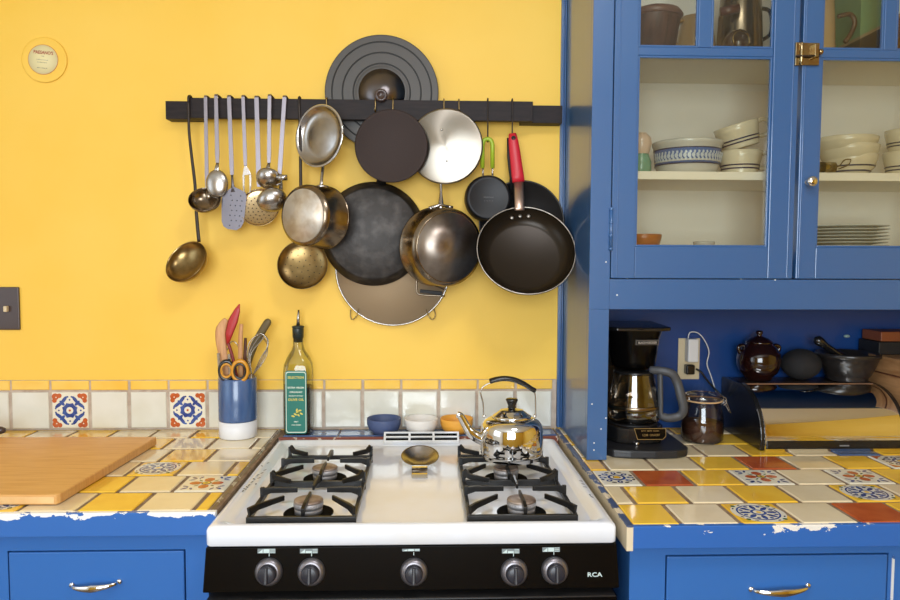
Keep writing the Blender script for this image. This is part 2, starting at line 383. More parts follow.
# right counter ----------------------------------------------------------------
XRE, YRF, XRR = .3685, -.757, 2.2
rc = thing('tiled_countertop', 'right tiled kitchen countertop with terracotta, yellow and patterned tiles under the blue cabinet', 'countertop', (1.2, -.38, .86))
mb = MB(); mb.box((XRE+.013, YRF+.012, .866), (XRR, -.001, CT-.003)); mb.build('grout_bed', grout, rc)
rows = ['YWBWRYWYWYWYW', 'WYWYWBWYWCWYW', 'DRYCWCYWYWYWW', 'YWWYRWYDWYWYW', 'WWWWYWSYCWYWW', 'YWYWYWYWYWYWW', 'WYWYWYWYWYWYW']
first = [.0945, .042, .0945, .045, .0945, .045, .0945]
mb = MB()
for k, row in enumerate(rows):
    y0 = YRF+.004+k*P_; y1 = min(y0+P_, -.003)
    x = XRE+.011
    for j in range(13):
        w = first[k] if j == 0 else P_
        tile(mb, row[j], x, x+w, y0, y1, CT, cxs=(x+w/2)); x += w
        if x > 1.75: break
mb.build('tile_field', TM, rc)
MB().box((XRE+.012, YRF-.002, .866), (XRR, YRF+.012, CT-.0015)).build('front_edge_board', blue_edgeR, rc, bevel=.0015)
MB().box((XRE, YRF-.002, .862), (XRE+.0125, -.002, CT+.0005)).build('side_edge_strip', cream_chip, rc, bevel=.001)

# backsplash -----------------------------------------------------------------
bs = thing('tile_backsplash', 'low backsplash of white square tiles with a yellow cap row along the yellow wall', 'backsplash', (-.4, 0, CT))
XB1 = .375
MB().box((-1.9, -.006, CT+.0005), (XB1, -.0005, 1.0525)).build('grout_bed', grout_w, bs)
MW = frame((0, -.0095, 0))        # local x,y -> world x,z ; z -> towards the room
mb = MB(); PB = .1095
# vertical grout line seen at u=322/847*240 -> tile boundary
xb = at(91.2, 410, y=0).x
k0 = math.floor((-1.9-xb)/PB); zc0, zc1, zc2 = CT+.001, 1.0235, 1.0535
MBF = Matrix(((1,0,0,0),(0,0,-1,-.0095),(0,1,0,0),(0,0,0,1)))
for k in range(k0+1, 40):
    a = xb+k*PB; b = min(a+PB, XB1)
    if a > XB1-.02: break
    deco = 'A' if k in (-1, 2, -5) else 'V'
    tile(mb, deco, a, b, zc0, zc1, 0, g=.0048, M=MBF, ms=.098)
    if abs(a-xb) < 9: tile(mb, 'P', a+.002, b+.002 if b < XB1 else b, zc1-.002, zc2+.0015, 0, g=.0035, M=MBF)
mb.build('tile_field', TM, bs)

# blue tile ledge behind the stove
led = thing('tile_ledge', 'narrow ledge of slate blue tiles behind the stove', 'ledge', (-.02, -.05, CT-.03))
MB().box((XLE+.001, -.088, .86), (XRE-.001, -.0005, CT-.003)).build('ledge_body', grout, led)
mb = MB(); x = XLE+.012; i = 0
while x < XRE-.02:
    w = min(.152, XRE-.001-x); slab(mb, x+.0015, x+w-.0015, -.084, -.011, CT+.001, 3); x += w; i += 1
mb.build('tile_row', TM, led)
MB().box((XLE+.004, -.0975, .885), (XRE-.003, -.0885, CT-.001)).build('edge_strip', mat('worn_brick_edge', (128, 62, 42), .5, noise=(50, (206, 190, 170), .6, .64)), led, bevel=.001)

# ------------------------------------------------------------------ lower cabinets
def cup_pull(parent, u, v, y, w_px=46, label='curved chrome drawer pull'):
    c = at(u, v, y=y); w = w_px*mpp(y)
    mb = MB(); pts = []; ws = []; ts = []
    for i in range(17):
        t = -1+2*i/16
        pts.append((c.x+t*w/2, y-.004-.017*(1-t*t)**.6, c.z+.002*t*t+.003*t)); ws.append(.006+.009*(1-abs(t))); ts.append(.004+.004*(1-abs(t)))
    mb.ribbon(pts, ws, ts, (0, -1, .2), n=12, smooth=True)
    for t in (-1, 1): mb.ball((c.x+t*w/2, y-.002, c.z+.002+.003*t), .0055, sy=.6, n=12)
    mb.build('handle', chrome, parent, label=label)
def base_cabinet(label, x0, x1, yf, ztop, dx0, dx1, dz1, pull):
    r = thing('base_cabinet', label, 'cabinet', ((x0+x1)/2, (yf)/2, 0))
    mb = MB(); mb.box((x0, yf+.02, .09), (x1, -.002, ztop-.001))
    f0, f1 = yf, yf+.02
    xs = [x0, dx0-.003, dx1+.003, x1]
    mb.box((x0, f0, .09), (xs[1], f1, ztop-.001)); mb.box((xs[2], f0, .09), (x1, f1, ztop-.001)); mb.box((xs[1], f0, dz1+.003), (xs[2], f1, ztop-.001)); mb.box((xs[1], f0, .655), (xs[2], f1, .69)); mb.box((xs[1], f0, .09), (xs[2], f1, .12))
    mb.box((x0, yf+.06, 0), (x1, -.01, .09)); mb.build('body', blue_chip, r)
    d = MB().box((dx0, yf-.002, .693), (dx1, yf+.019, dz1)).build('drawer', blue_chip, r, bevel=.002)
    cup_pull(d, *pull)
    dm = (dx0+dx1)/2
    for a, b in ((dx0, dm-.002), (dm+.002, dx1)):
        q = MB().box((a, yf-.002, .123), (b, yf+.019, .652)).build('door', blue_chip, r, bevel=.002)
        MB().ball(((dm-.03 if a == dx0 else dm+.03), yf-.02, .5), .014).build('knob', chrome, q)
    return r
yc = YLF+.018
base_cabinet('blue painted base cabinet left of the stove with a chrome drawer pull', -1.35, -.428, yc, .862, at(9, 551, y=yc).x, at(184, 551, y=yc).x, at(100, 551.5, y=yc).z, (96, 584, yc-.002, 47))
yc = YRF+.022
base_cabinet('blue painted base cabinet right of the stove with a chrome drawer pull', .382, 1.0, yc, .866, at(667, 556, y=yc).x, at(887, 556, y=yc).x, at(760, 555.5, y=yc).z, (779, 588, yc-.002, 60))

bc = [o for o in bpy.data.objects if o.name.startswith('base_cabinet')][-1]
xs_ = at(893, 570, y=yc-.001).x; MB().box((xs_-.0025, yc-.0012, .12), (xs_+.0025, yc+.004, .838)).build('caulked_seam', chipped('white_caulk', (214, 218, 222), (60, 100, 160), .1, .9, .62, .62, scale=50), bc)

# ------------------------------------------------------------------ stove
SX0, SX1, SYF, SYB, SZ = -.4045, .3565, -.735, -.099, .905
st = thing('gas_stove', 'white and black four burner gas stove between the tiled counters', 'stove', (-.0235, -.42, 0))
# cooktop: rim, sloping wall, sunken pan
def rrect(x0, x1, y0, y1, r, n=6):
    out = []
    for cx, cy, a in ((x1-r, y0+r, -pi/2), (x1-r, y1-r, 0), (x0+r, y1-r, pi/2), (x0+r, y0+r, pi)):
        out += [(cx+r*cos(a+pi/2*k/n), cy+r*sin(a+pi/2*k/n)) for k in range(n+1)]
    return out
def loops(mb, rings, mi=0, smooth=True, cap=True):
    n = len(rings[0]); vs = [p for r in rings for p in r]; fs = []
    for i in range(len(rings)-1):
        for k in range(n): fs.append((i*n+k, i*n+(k+1) % n, (i+1)*n+(k+1) % n, (i+1)*n+k))
    mb.add(vs, fs, mi, smooth)
    if cap: mb.add(rings[-1], [tuple(range(n))], mi, False)
def ring(ins, z, r, ins_back=None, ins_front=None):
    b = ins if ins_back is None else ins_back; f = ins if ins_front is None else ins_front
    return [(x, y, z) for x, y in rrect(SX0+ins, SX1-ins, SYF+f, SYB-b, r)]
mb = MB()
loops(mb, [ring(.002, SZ-.037, .008), ring(0, SZ-.034, .008), ring(0, SZ-.008, .008), ring(.002, SZ-.003, .009), ring(.008, SZ, .012),
           ring(.016, SZ+.0005, .018, .012), ring(.022, SZ-.003, .022, .018, .022), ring(.028, SZ-.009, .026, .024, .028), ring(.036, SZ-.0115, .03, .032, .036)])
mb.build('cooktop', enamel, st)
# body and oven front
mb = MB(); mb.box((SX0+.006, SYF+.04, .06), (SX1-.006, SYB-.002, SZ-.038)); mb.build('body', blk_gloss, st)
MB().box((SX0+.002, SYF+.012, SZ-.0405), (SX1-.002, SYF+.04, SZ-.037)).build('front_trim', mat('dark_trim', (30, 28, 40), .3), st)
# control panel, face slanting slightly outward to the bottom
pz1, pz0, py = SZ-.041, SZ-.122, SYF-.004
mb = MB(); mb.add([(SX0-.002, py+.010, pz1), (SX1+.002, py+.010, pz1), (SX1+.006, py, pz0), (SX0-.006, py, pz0), (SX0-.002, SYF+.039, pz1), (SX1+.002, SYF+.039, pz1), (SX1+.006, SYF+.039, pz0), (SX0-.006, SYF+.039, pz0)],
                  [(0,1,2,3),(4,7,6,5),(0,4,5,1),(3,2,6,7),(0,3,7,4),(1,5,6,2)]); cp = mb.build('control_panel', blk_gloss, st, bevel=.002)
knob_ring = mat('satin_knob_skirt', (128, 124, 128), .35, .8); knob_c = mat('dark_knob_grip', (40, 40, 48), .35)
prn = mat('white_print', (196, 214, 212), .5)
nP = Vector((0, -(pz1-pz0), .010)).normalized()
def panel_pt(u, v):
    p = at(u, v, y=py+.004)
    t = (p.z-pz0)/(pz1-pz0); p.y = py+.010*t-.0004; return p
for i, u in enumerate((269, 311.5, 414, 514, 554.5)):
    v = 571.5 if i != 4 else 570
    p = panel_pt(u, v); M = frame(p, nP)
    kn = MB().lathe([(0, .0005), (.0255, .0005), (.0255, .004), (.0225, .010), (.0185, .012), (0, .012)], M, 36).build('control_knob', knob_ring, cp)
    g = MB().lathe([(0, .0122), (.0172, .0122), (.016, .024), (.012, .026), (0, .026)], M, 30)
    g.box((-.0032, -.0145, .022), (.0032, .0145, .031), M=M); g.build('grip', knob_c, kn, bevel=.0012)
    MB().box((-.0006, -.0140, .0311), (.0006, .0140, .0314), M=M).build('pointer_line', mat('grey_pointer', (96, 98, 100), .4) if i == 0 else bpy.data.materials['grey_pointer'], kn)
    # printed dial mark over the knob: little burner map box
    q = panel_pt(u-3, v-19.5 if i != 2 else v-20.5); Mq = frame(q, nP); s_ = MB()
    h = .0042 if i != 2 else .0022
    s_.box((-.0165, -h, .0002), (.0165, h, .0005), 0, Mq)
    s_.build('dial_print', mat('grey_print', (120, 130, 132), .5) if i == 0 else bpy.data.materials['grey_print'], cp)
    s_ = MB()
    for a, b, c, d in ((-.0155, -.0035, -.007, .0035), (-.0055, -.0035, .0055, 0 if i % 2 else .0035), (.007, -.0035, .0155, .0035)):
        if i == 2: b, d = b*.5, d*.5
        if a > -.0156 and a < -.0154: s_.add([(a, b, .0007), (c, b, .0007), (c, d, .0007)], [(0, 1, 2)], 0, False, Mq)
        else:
            t = .0009
            if -.006 < a < -.005: s_.box((a, b, .0006), (c, d, .0009), 0, Mq)
            else:
                s_.box((a, b, .0006), (c, b+t, .0009), 0, Mq).box((a, d-t, .0006), (c, d, .0009), 0, Mq).box((a, (b+d)/2-t/2, .0006), (c, (b+d)/2+t/2, .0009), 0, Mq)
    s_.box((.0045, -.0095, .0003), (.0056, -.004, .0008), 0, Mq)
    s_.build('dial_mark', prn, cp)
mb = MB(); text_mb(mb, 'RCA', .0112, frame(panel_pt(594.5, 574.5), nP), 0, .0003, True, 1.02, 1.25); mb.build('logo', prn, cp)
# oven door below
mb = MB(); mb.box((SX0, SYF-.006, .2), (SX1+.002, SYF+.038, pz0-.012)); od = mb.build('oven_door', blk_gloss, st, bevel=.004)
mb = MB(); mb.box((SX0+.002, SYF-.008, pz0-.0135), (SX1-.002, SYF+.03, pz0-.0115)); mb.build('door_top_strip', mat('dark_metal_strip', (86, 84, 84), .3, .8), od)
mb = MB(); hz = pz0-.075; mb.tube([(SX0+.06, SYF-.045, hz), (SX1-.06, SYF-.045, hz)], .011)
for x in (SX0+.075, SX1-.075): mb.tube([(x, SYF-.045, hz), (x, SYF-.005, hz)], .009)
mb.build('handle', black_pl, od)
MB().box((SX0+.004, SYF-.002, .06), (SX1-.004, SYF+.038, .19)).build('storage_drawer', blk_gloss, st, bevel=.003)
# vent slots at the back of the cooktop
cx = (at(383, 440, z=SZ).x+at(460, 440, z=SZ).x)/2; w = .0975
MV = Matrix.Translation((cx, SYB-.013, SZ+.002)) @ Matrix.Rotation(radians(38), 4, 'X')
mb = MB()
for a in (-w-.005, -w/3-.003, w/3-.003, w-.001): mb.box((a, -.0125, 0), (a+.006, .0125, .012), 0, MV)
for b in (-.0165, -.002, .0125): mb.box((-w-.005, b, 0), (w+.005, b+.004, .012), 0, MV)
vt = mb.build('oven_vent', enamel, st, bevel=.001)
MB().box((-w, -.015, .006), (w, .015, .0075), 0, MV).build('dark_backing', blk_gloss, vt)
# scorched scratches on the left and right rim
scr = mat('scorch_mark', (30, 26, 24), .6)
mb = MB()
for (u, v) in [(262, 466), (265, 470), (262, 473), (258, 475), (259, 478), (254, 479), (256, 484), (252, 482), (249, 485), (245, 489), (243, 491), (268, 463), (247, 487)]:
    p = at(u, v, z=SZ+.0006); mb.prism(circ(.0035, 7, 0, 0, .45, 1.5, random.uniform(-1, 1)), 0, .0002, T((max(p.x, SX0+.009), p.y, SZ+.0007)))
for (u, v) in [(583, 484), (585, 487), (590, 495), (592, 497), (581, 481)]:
    p = at(u, v, z=SZ+.0006); mb.prism(circ(.003, 7, 0, 0, .5, 1.6, random.uniform(0, 1)), 0, .0002, T((min(p.x, SX1-.009), p.y, SZ+.0007)))
mb.build('scorch_marks', scr, bpy.data.objects['cooktop'], kind='stuff')
burner_m = mat('burner_aluminium', (176, 174, 176), .5, .6, noise=(60, (140, 134, 130), .4, .8)); cap_m = mat('heat_stained_cap', (176, 160, 148), .5, .6, noise=(45, (112, 88, 74), .4, .7))
well = mat('black_well', (6, 6, 6), .8, spec=.1)
def burner(u, v, z=SZ+.018, cap=cap_m):
    p = at(u, v, z=z); c = (p.x, p.y, SZ-.0115); M = T(c); w_ = MB()
    w_.lathe([(.049, .0003), (.049, .0016), (.044, .0012), (0, .0012)], M, 40)
    b = w_.build('burner', well, st)
    h = MB(); h.lathe([(0, .001), (.027, .001), (.0275, .011), (.0255, .013), (.0285, .0135), (.0285, .024), (0, .024)], M, 40)
    for k in range(30):
        a = 2*pi*k/30; h.box((.0275, -.0008, .0175), (.0292, .0008, .022), 0, M @ Matrix.Rotation(a, 4, 'Z'))
    hh = h.build('burner_head', burner_m, b)
    MB().lathe([(0, .0242), (.0275, .0242), (.029, .0255), (.028, .028), (.024, .0292), (0, .0296)], M, 40).build('burner_cap', cap, hh)
    return p
BP = [burner(u, v) for u, v in ((325, 466), (308.5, 498.5), (506, 466), (521.5, 498))]

def grate(label, x0, x1, y0, y1, front, back):
    zb, zt = SZ-.0108, SZ+.026; t = .008
    r = thing('stove_grate', label, 'grate', ((x0+x1)/2, (y0+y1)/2, zb), 'cast iron burner grates')
    ym = (y0+y1)/2+.004
    g = MB(); z0, z1 = SZ-.002, SZ+.008
    g.box((x0, y0, SZ-.006), (x1, y0+t, z1-.001)); g.box((x0, y1-t, z0), (x1, y1, z1)); g.box((x0, ym-t/2, z0-.004), (x1, ym+t/2, z1))
    for x in (x0, x1-t): g.box((x, y0, zb), (x+t, y0+t, SZ-.006))
    for x in (x0, x1-t):
        g.box((x, y0+t, z0), (x+t, y1-t, z1))
        for y in (y1-t, ym-t/2): g.box((x, y, zb), (x+t, y+t, z0))
    g.build('frame', G_, r, bevel=.0012)
    def fin(a, b, za, zb_=zt):
        f = MB(); a = Vector((a[0], a[1], za)); b = Vector((b[0], b[1], zb_-.006)); m_ = a.lerp(b, .25); m_.z = zb_-.006
        f.ribbon([a, m_, b], [.007, .0065, .005], [.016, .012, .010], (0, 0, 1)); f.build('finger', G_, r, bevel=.001)
    for c, ya, yb in ((front, y0, ym), (back, ym, y1)):
        cx, cy = c.x, (ya+yb)/2
        rr = .024
        fin((x0+t/2, cy+.012), (cx-rr-.006, cy+.012), zt-.010); fin((x1-t/2, cy+.012), (cx+rr+.006, cy+.012), zt-.010)
        fin((cx, ya+t/2), (cx, cy-.012), zt-.012); fin((cx, yb-t/2), (cx, cy+.024), zt-.012)
        for sx_, xx in ((-1, x0+t/2), (1, x1-t/2)):
            fin((xx, ya+t/2), (cx+sx_*.048, cy-.036), zt-.010); fin((xx, yb-t/2), (cx+sx_*.055, cy+.066), zt+.002)
        for xx in (x0, x1-t):
            g2 = MB(); g2.box((xx, cy+.008, z1-.002), (xx+t, cy+.016, zt)); g2.build('upright', G_, r, bevel=.001)
            g2 = MB(); g2.box((xx, yb-t, z1-.002), (xx+t, yb, zt+.004)); g2.build('upright', G_, r, bevel=.001)
    return r
G_ = mat('black_enamelled_grate', (16, 15, 15), .35, .05, bump=(200, .05))
grate('black two burner grate on the left half of the white stove', -.3385, -.132, -.706, -.285, BP[1], BP[0])
grate('black two burner grate on the right half of the stove, under the kettle', .078, .290, -.706, -.285, BP[3], BP[2])

# ------------------------------------------------------------------ tall blue cabinet on the right counter
XC, YCF = .3895, -.338; CX1 = 1.62
ZN = at(700, 309.5, y=YCF).z                     # top of the open niche
cab = thing('wall_cabinet', 'tall blue painted cabinet with glass doors standing on the right counter over an open niche', 'cabinet', (1.0, -.17, CT))
z_floor = at(700, 251, y=YCF).z
def X(u, v=150, y=YCF): return at(u, v, y=y).x
def Zp(v, u=700, y=YCF): return at(u, v, y=y).z
dx = [X(612, 200), X(794, 200), X(797.5, 200)]
dz0 = at(700, 278.5, y=YCF).z; dz1 = 2.42
XO = X(608, 380)                                 # niche opening edge
mb = MB()
zt = Z1-.003; ct = CT+.0015
mb.box((XC, YCF+.02, ct), (XC+.02, -.001, zt))                 # side panel
mb.box((XC, YCF, ct), (XO, YCF+.02, ZN)); mb.box((XC, YCF, ZN), (dx[0]-.002, YCF+.02, zt))
mb.box((dx[0]-.002, YCF, ZN), (CX1, YCF+.02, dz0-.002)); mb.box((dx[0]-.002, YCF, dz1+.002), (CX1, YCF+.02, zt))
body = mb.build('face_and_side', blue, cab, bevel=.0012)
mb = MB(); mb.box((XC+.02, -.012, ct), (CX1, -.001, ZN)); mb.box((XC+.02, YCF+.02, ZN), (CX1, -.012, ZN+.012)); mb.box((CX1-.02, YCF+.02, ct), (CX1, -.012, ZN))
mb.build('niche_lining', blue_shaded, cab)
mb = MB(); mb.box((XC+.02, -.008, ZN+.012), (CX1, -.001, zt)); mb.box((XC+.0205, YCF+.021, z_floor), (XC+.026, -.008, zt)); mb.box((CX1-.02, YCF+.021, z_floor), (CX1, -.008, zt)); mb.box((XC+.026, YCF+.021, zt-.02), (CX1-.02, -.008, zt))
mb.box((XC+.026, YCF+.021, z_floor-.02), (CX1-.02, -.008, z_floor)); mb.build('interior', cream, cab)
YS = -.285
zs1 = at(700, 171.5, y=YS).z; zs2 = Zp(47, y=YS)
for z in (zs1, zs2): MB().box((XC+.027, YS, z-.02), (CX1-.021, -.009, z)).build('shelf', shelf_m, cab, bevel=.001)
pane_m = flatglass('window_glass', (244, 245, 240), .05)
def cab_door(x0, x1, px0, px1, muntins, side):
    """door leaf: stiles and rails with moulded inner lip and panes"""
    y0, y1 = YCF-.003, YCF+.0185
    zb, zm0, zm1, ztp = z_floor+.004, Zp(56), Zp(47.5), dz1-.07
    zb = Zp(247)
    mb = MB(); mb.box((x0, y0, dz0), (px0, y1, dz1)).box((px1, y0, dz0), (x1, y1, dz1)).box((px0, y0, dz0), (px1, y1, zb)).box((px0, y0, ztp), (px1, y1, dz1)).box((px0, y0+.003, zm0), (px1, y1-.002, zm1))
    for a, b in muntins: mb.box((a, y0+.003, zm1), (b, y1-.002, ztp))
    d = mb.build('door', blue, cab, bevel=.0018)
    lip = MB(); q = .005
    holes = [(px0, px1, zb, zm0)]; xs = [px0]+[c for ab in muntins for c in ab]+[px1]
    holes += [(xs[i], xs[i+1], zm1, ztp) for i in range(0, len(xs), 2)]
    for a, b, c, e in holes:
        lip.box((a, y0+.004, c), (a+q, y0+.012, e)).box((b-q, y0+.004, c), (b, y0+.012, e)).box((a+q, y0+.004, c), (b-q, y0+.012, c+q)).box((a+q, y0+.004, e-q), (b-q, y0+.012, e))
        MB().box((a+.001, y0+.0125, c+.001), (b-.001, y0+.0150, e-.001)).build('glass_pane', pane_m, d)
    # raised bead around the leaf
    e_ = .012
    lip.box((x0+e_, y0-.0015, dz0+.002), (x0+e_+.003, y0+.001, dz1)).box((x1-e_-.003, y0-.0015, dz0+.002), (x1-e_, y0+.001, dz1)) if side == 'l' else lip.box((x0+.005, y0-.0015, dz0+.002), (x0+.008, y0+.001, dz1))
    lip.build('moulding', blue, d, bevel=.001)
    return d
dl = cab_door(dx[0], dx[1], X(636.5), X(770.5), [(X(699, 20), X(712, 20))], 'l')
dr = cab_door(dx[2], dx[2]+.43, X(818.5), dx[2]+.375, [(X(885, 20), X(897, 20))], 'r')
dr2 = cab_door(dx[2]+.433, CX1-.03, dx[2]+.46, CX1-.06, [], 'r')
# hinge, latch, knob
h = MB(); p = at(611, 229, y=YCF-.004); h.tube([(p.x, YCF-.005, p.z-.045), (p.x, YCF-.005, p.z+.045)], .0042, n=12)
for s_ in (-.047, -.015, .015, .047): h.ball((p.x, YCF-.005, p.z+s_), .0052, n=12)
h.build('hinge', blue, dl)
a = at(796.5, 54.5, y=YCF-.004); l_ = MB(); y = YCF-.006
l_.box((a.x-.005, y-.004, a.z-.027), (a.x+.005, y+.003, a.z+.027))
l_.box((a.x+.008, y-.004, a.z-.026), (a.x+.052, y+.003, a.z+.026)); l_.tube([(a.x+.008, y-.006, a.z-.02), (a.x+.008, y-.006, a.z+.026)], .004)
l_.tube([(a.x-.006, y-.008, a.z-.006), (a.x+.050, y-.008, a.z-.006)], .0025, mi=1); l_.box((a.x+.034, y-.018, a.z-.01), (a.x+.043, y-.003, a.z+.02)); l_.ball((a.x+.052, y-.008, a.z+.004), .007, n=14)
l_.build('latch', [brass_b, iron], dr, label='brass cupboard latch', bevel=.001)
k = at(811, 181.5, y=YCF-.02); M = frame((k.x, YCF-.0045, k.z))
MB().lathe([(0, 0), (.008, 0), (.007, .002), (.0045, .005), (.0045, .010), (.0115, .015), (.0135, .020), (.011, .026), (.005, .029), (0, .0295)], M, 28).build('knob', chrome, dr)

mb = MB(); random.seed(11)
for (u, v) in ((592, 404), (601, 429), (594, 443), (594, 450), (606, 418), (606, 262), (617, 295), (627, 278), (620, 276), (741, 279), (775, 280)):
    p = at(u, v, y=YCF-.0001); mb.prism([(x*random.uniform(.7, 1.3), y_) for x, y_ in circ(.0018, 8)], 0, .00025, frame((p.x, YCF-.0001 if v > 280 else YCF-.0004, p.z)))
mb.build('paint_chips', mat('chip_white', (226, 228, 226), .6), cab, kind='stuff')
# ------------------------------------------------------------------ wall rail with everything that hangs from it
YR0, YR1 = -.045, -.062                      # front bar (back / front face)
rail = thing('hanging_rail', 'long dark stained wooden rail mounted on the yellow wall', 'rail', (at(360, 110, y=-.05).x, 0, 1.8))
xa, xb_ = at(189, 110, y=YR1).x, at(533, 110, y=YR1).x
zt_, zb_ = at(250, 98.3, y=YR1).z, at(250, 118.5, y=YR1).z
MB().box((xa, YR1, zb_), (xb_, YR0, zt_)).build('front_bar', rail_m, rail, bevel=.001)
e0, e1 = at(165.5, 110, y=-.044), at(560, 110, y=-.044)
za = at(175, 101, y=-.044).z; zz = at(175, 119, y=-.044).z
MB().box((e0.x, YR0+.001, zz), (xa+.03, -.0005, za)).build('end_block', rail_m, rail, bevel=.001)
MB().box((xb_-.03, YR0+.001, zz-.001), (.375, -.0005, za-.001)).build('end_block', rail_m, rail, bevel=.001)
ZR = zt_

def hook_over(mb, x, ztop, y_front, mi=0, r=.0018):
    """small wire loop over the top of the front bar"""
    mb.tube(smoothpath([(x, YR0+.002, ztop-.018), (x, YR0+.002, ztop+.001), (x, (YR0+YR1)/2, ztop+.004), (x, y_front, ztop+.001), (x, y_front, ztop-.016)], 5), r, mi, 8)
def s_hook(u, v_end, label, y=YR1-.0035, u2=None, m_=None):
    x = at(u, 100, y=y).x; x2 = at(u2, v_end, y=y).x if u2 else x; ze = at(u, v_end, y=y).z
    mb = MB(); mb.tube(smoothpath([(x, YR0+.0035, ZR-.020), (x, YR0+.0035, ZR+.001), (x, (YR0+YR1)/2, ZR+.0045), (x, y, ZR+.001), (x2, y, (ZR+ze)/2), (x2, y, ze+.006), (x2, y-.005, ze), (x2, y-.011, ze+.003), (x2, y-.012, ze+.010)], 5), .0019, n=8)
    return mb.build('s_hook', m_ or brass, label=label, cat='hook', group='wire hooks on the rail', loc=(x, y, ZR))

hd_m = mat('satin_steel_strip', (140, 134, 140), .4, 1.)
def utensil(name, label, u0, u1, v1, y, w, mats=None, group='steel kitchen utensils on the rail'):
    """flat handle from the rail top (u0) to (u1, v1); returns root, end point, wall-plane direction"""
    a = at(u0, 98.5, y=y); b = at(u1, v1, y=y)
    r = thing(name, label, 'utensil', (a.x, y, b.z), group)
    mb = MB(); y0 = YR0+.0035
    pth = [(a.x, y0, ZR-.02), (a.x, y0, ZR+.002), (a.x, y0-.003, ZR+.0055), (a.x, y+.003, ZR+.0055), (a.x, y, ZR+.001)]
    mb.ribbon(pth, w*.8, .0016, (1, 0, 0) if False else (0, -1, .001), n=4)
    mb.v = mb.v[:0]; mb.f = []; mb.mi = []; mb.sm = []
    for i in range(len(pth)-1):
        p, q = Vector(pth[i]), Vector(pth[i+1]); d = (q-p).normalized(); nn = Vector((1, 0, 0)).cross(d)
        mb.ribbon([p-d*.0004, q+d*.0004], w*.8, .0016, nn)
    n = 8; P = [Vector((a.x, y, ZR+.001)).lerp(b, t/n) for t in range(n+1)]
    mb.ribbon(P, [w*.9]*3+[w*.95]*3+[w, w, w*.8], [.0018]*3+[.0026]*4+[.003, .003])
    mb.build('handle', mats or hd_m, r, bevel=.0005)
    return r, b
def bowl_profile(R, dep, t=.0012, n=9):
    """spherical-cap bowl: opening towards +z at z=0, bottom at z=-dep"""
    o = [(R*sin(pi/2*i/n), -dep*cos(pi/2*i/n)) for i in range(n+1)]
    i_ = [((R-t)*sin(pi/2*i/n), -(dep-t)*cos(pi/2*i/n)) for i in range(n, -1, -1)]
    return o+i_
def neck(mb, a, b, w0, w1, t=.003): mb.ribbon([a, Vector(a).lerp(Vector(b), .5), b], [w0, (w0+w1)/2, w1], t, n=8)

YU = YR1-.0045
# 1 long iron-handled brass ladle
def iron_tool(name, label, pts, y, bowl_c, R, dep, n, pierced=False, rx=1, ry=1):
    P = smoothpath([at(u, v, y=y) for u, v in pts], 5)
    r = thing(name, label, 'utensil', (P[0].x, y, P[-1].z))
    mb = MB(); N = len(P); mb.ribbon(P, [.007+.003*(i/N) for i in range(N)], .0045, n=8)
    x = P[0].x; mb.tube(smoothpath([(x, YR0+.004, ZR-.02), (x, YR0+.004, ZR+.001), (x, (YR0+YR1)/2, ZR+.006), (x, y+.001, ZR+.001), (x, y, ZR-.012)], 5), .0034, 0, 8)
    mb.build('handle', iron, r)
    M = frame(bowl_c, n)
    bw = MB(); bw.lathe(bowl_profile(R, dep), M, 44, sx=rx, sy=ry); b = bw.build('bowl', brass, r)
    if pierced:
        h = MB()
        for rr, nn in ((.0, 1), (.25, 6), (.5, 12), (.72, 16)):
            for k in range(nn):
                a = 2*pi*k/nn+rr; p = Vector((rr*R*cos(a), rr*R*sin(a), 0)); p.z = -(dep-.0016)*math.sqrt(max(0, 1-rr*rr))
                h.lathe([(0, 0), (.0016, 0), (.0016, .0004), (0, .0004)], M @ frame(p, (-p.x*.6, -p.y*.6, 1), (0, 1, 0)), 8, 0)
        h.build('holes', black_mt, b)
    return r
yq = YU-.001
c = at(185.5, 261, y=yq-.012)
iron_tool('ladle', 'large brass ladle with a black iron handle at the left end of the rail', [(188.5, 100), (189, 130), (191.5, 155), (195, 185), (196.5, 215), (199, 242)], yq, c, .0625, .04, (-.34, -.78, .50))
c = at(302.5, 264.5, y=yq-.004)
iron_tool('skimmer', 'pierced brass skimmer with a black iron handle hanging under the small saucepan', [(299, 100), (300, 130), (300.5, 160), (301, 200), (302, 242)], yq+.003, c, .069, .022, (0, -1, .25), True)

# 2 ladle (left) behind spoon
r, b = utensil('ladle', 'steel ladle with a dark round bowl, leftmost of the steel utensils', 205.5, 207, 189, YU-.001, .0105)
c = at(204.5, 199, y=YU-.032); M = frame(c, (.1, -.78, .62)); mb = MB(); mb.lathe(bowl_profile(.042, .030), M, 40); mb.ribbon([b, (b.x, b.y-.006, b.z-.010), (c.x+.006, c.y+.016, c.z+.004)], [.008, .010, .014], .003, n=8)
mb.build('bowl', steel_side, r)
# 3 spoon
r, b = utensil('serving_spoon', 'steel serving spoon seen from its back, second from the left on the rail', 216, 217.5, 163, YU-.016, .0115)
c = at(217, 184, y=YU-.017); M = frame(c, (0, 1, 0), (0, 0, 1)); mb = MB(); mb.lathe(bowl_profile(.0300, .012), M, 36, sy=1.28); neck(mb, b, (c.x, c.y-.004, c.z+.030), .007, .016, .003)
mb.build('bowl', steel, r)
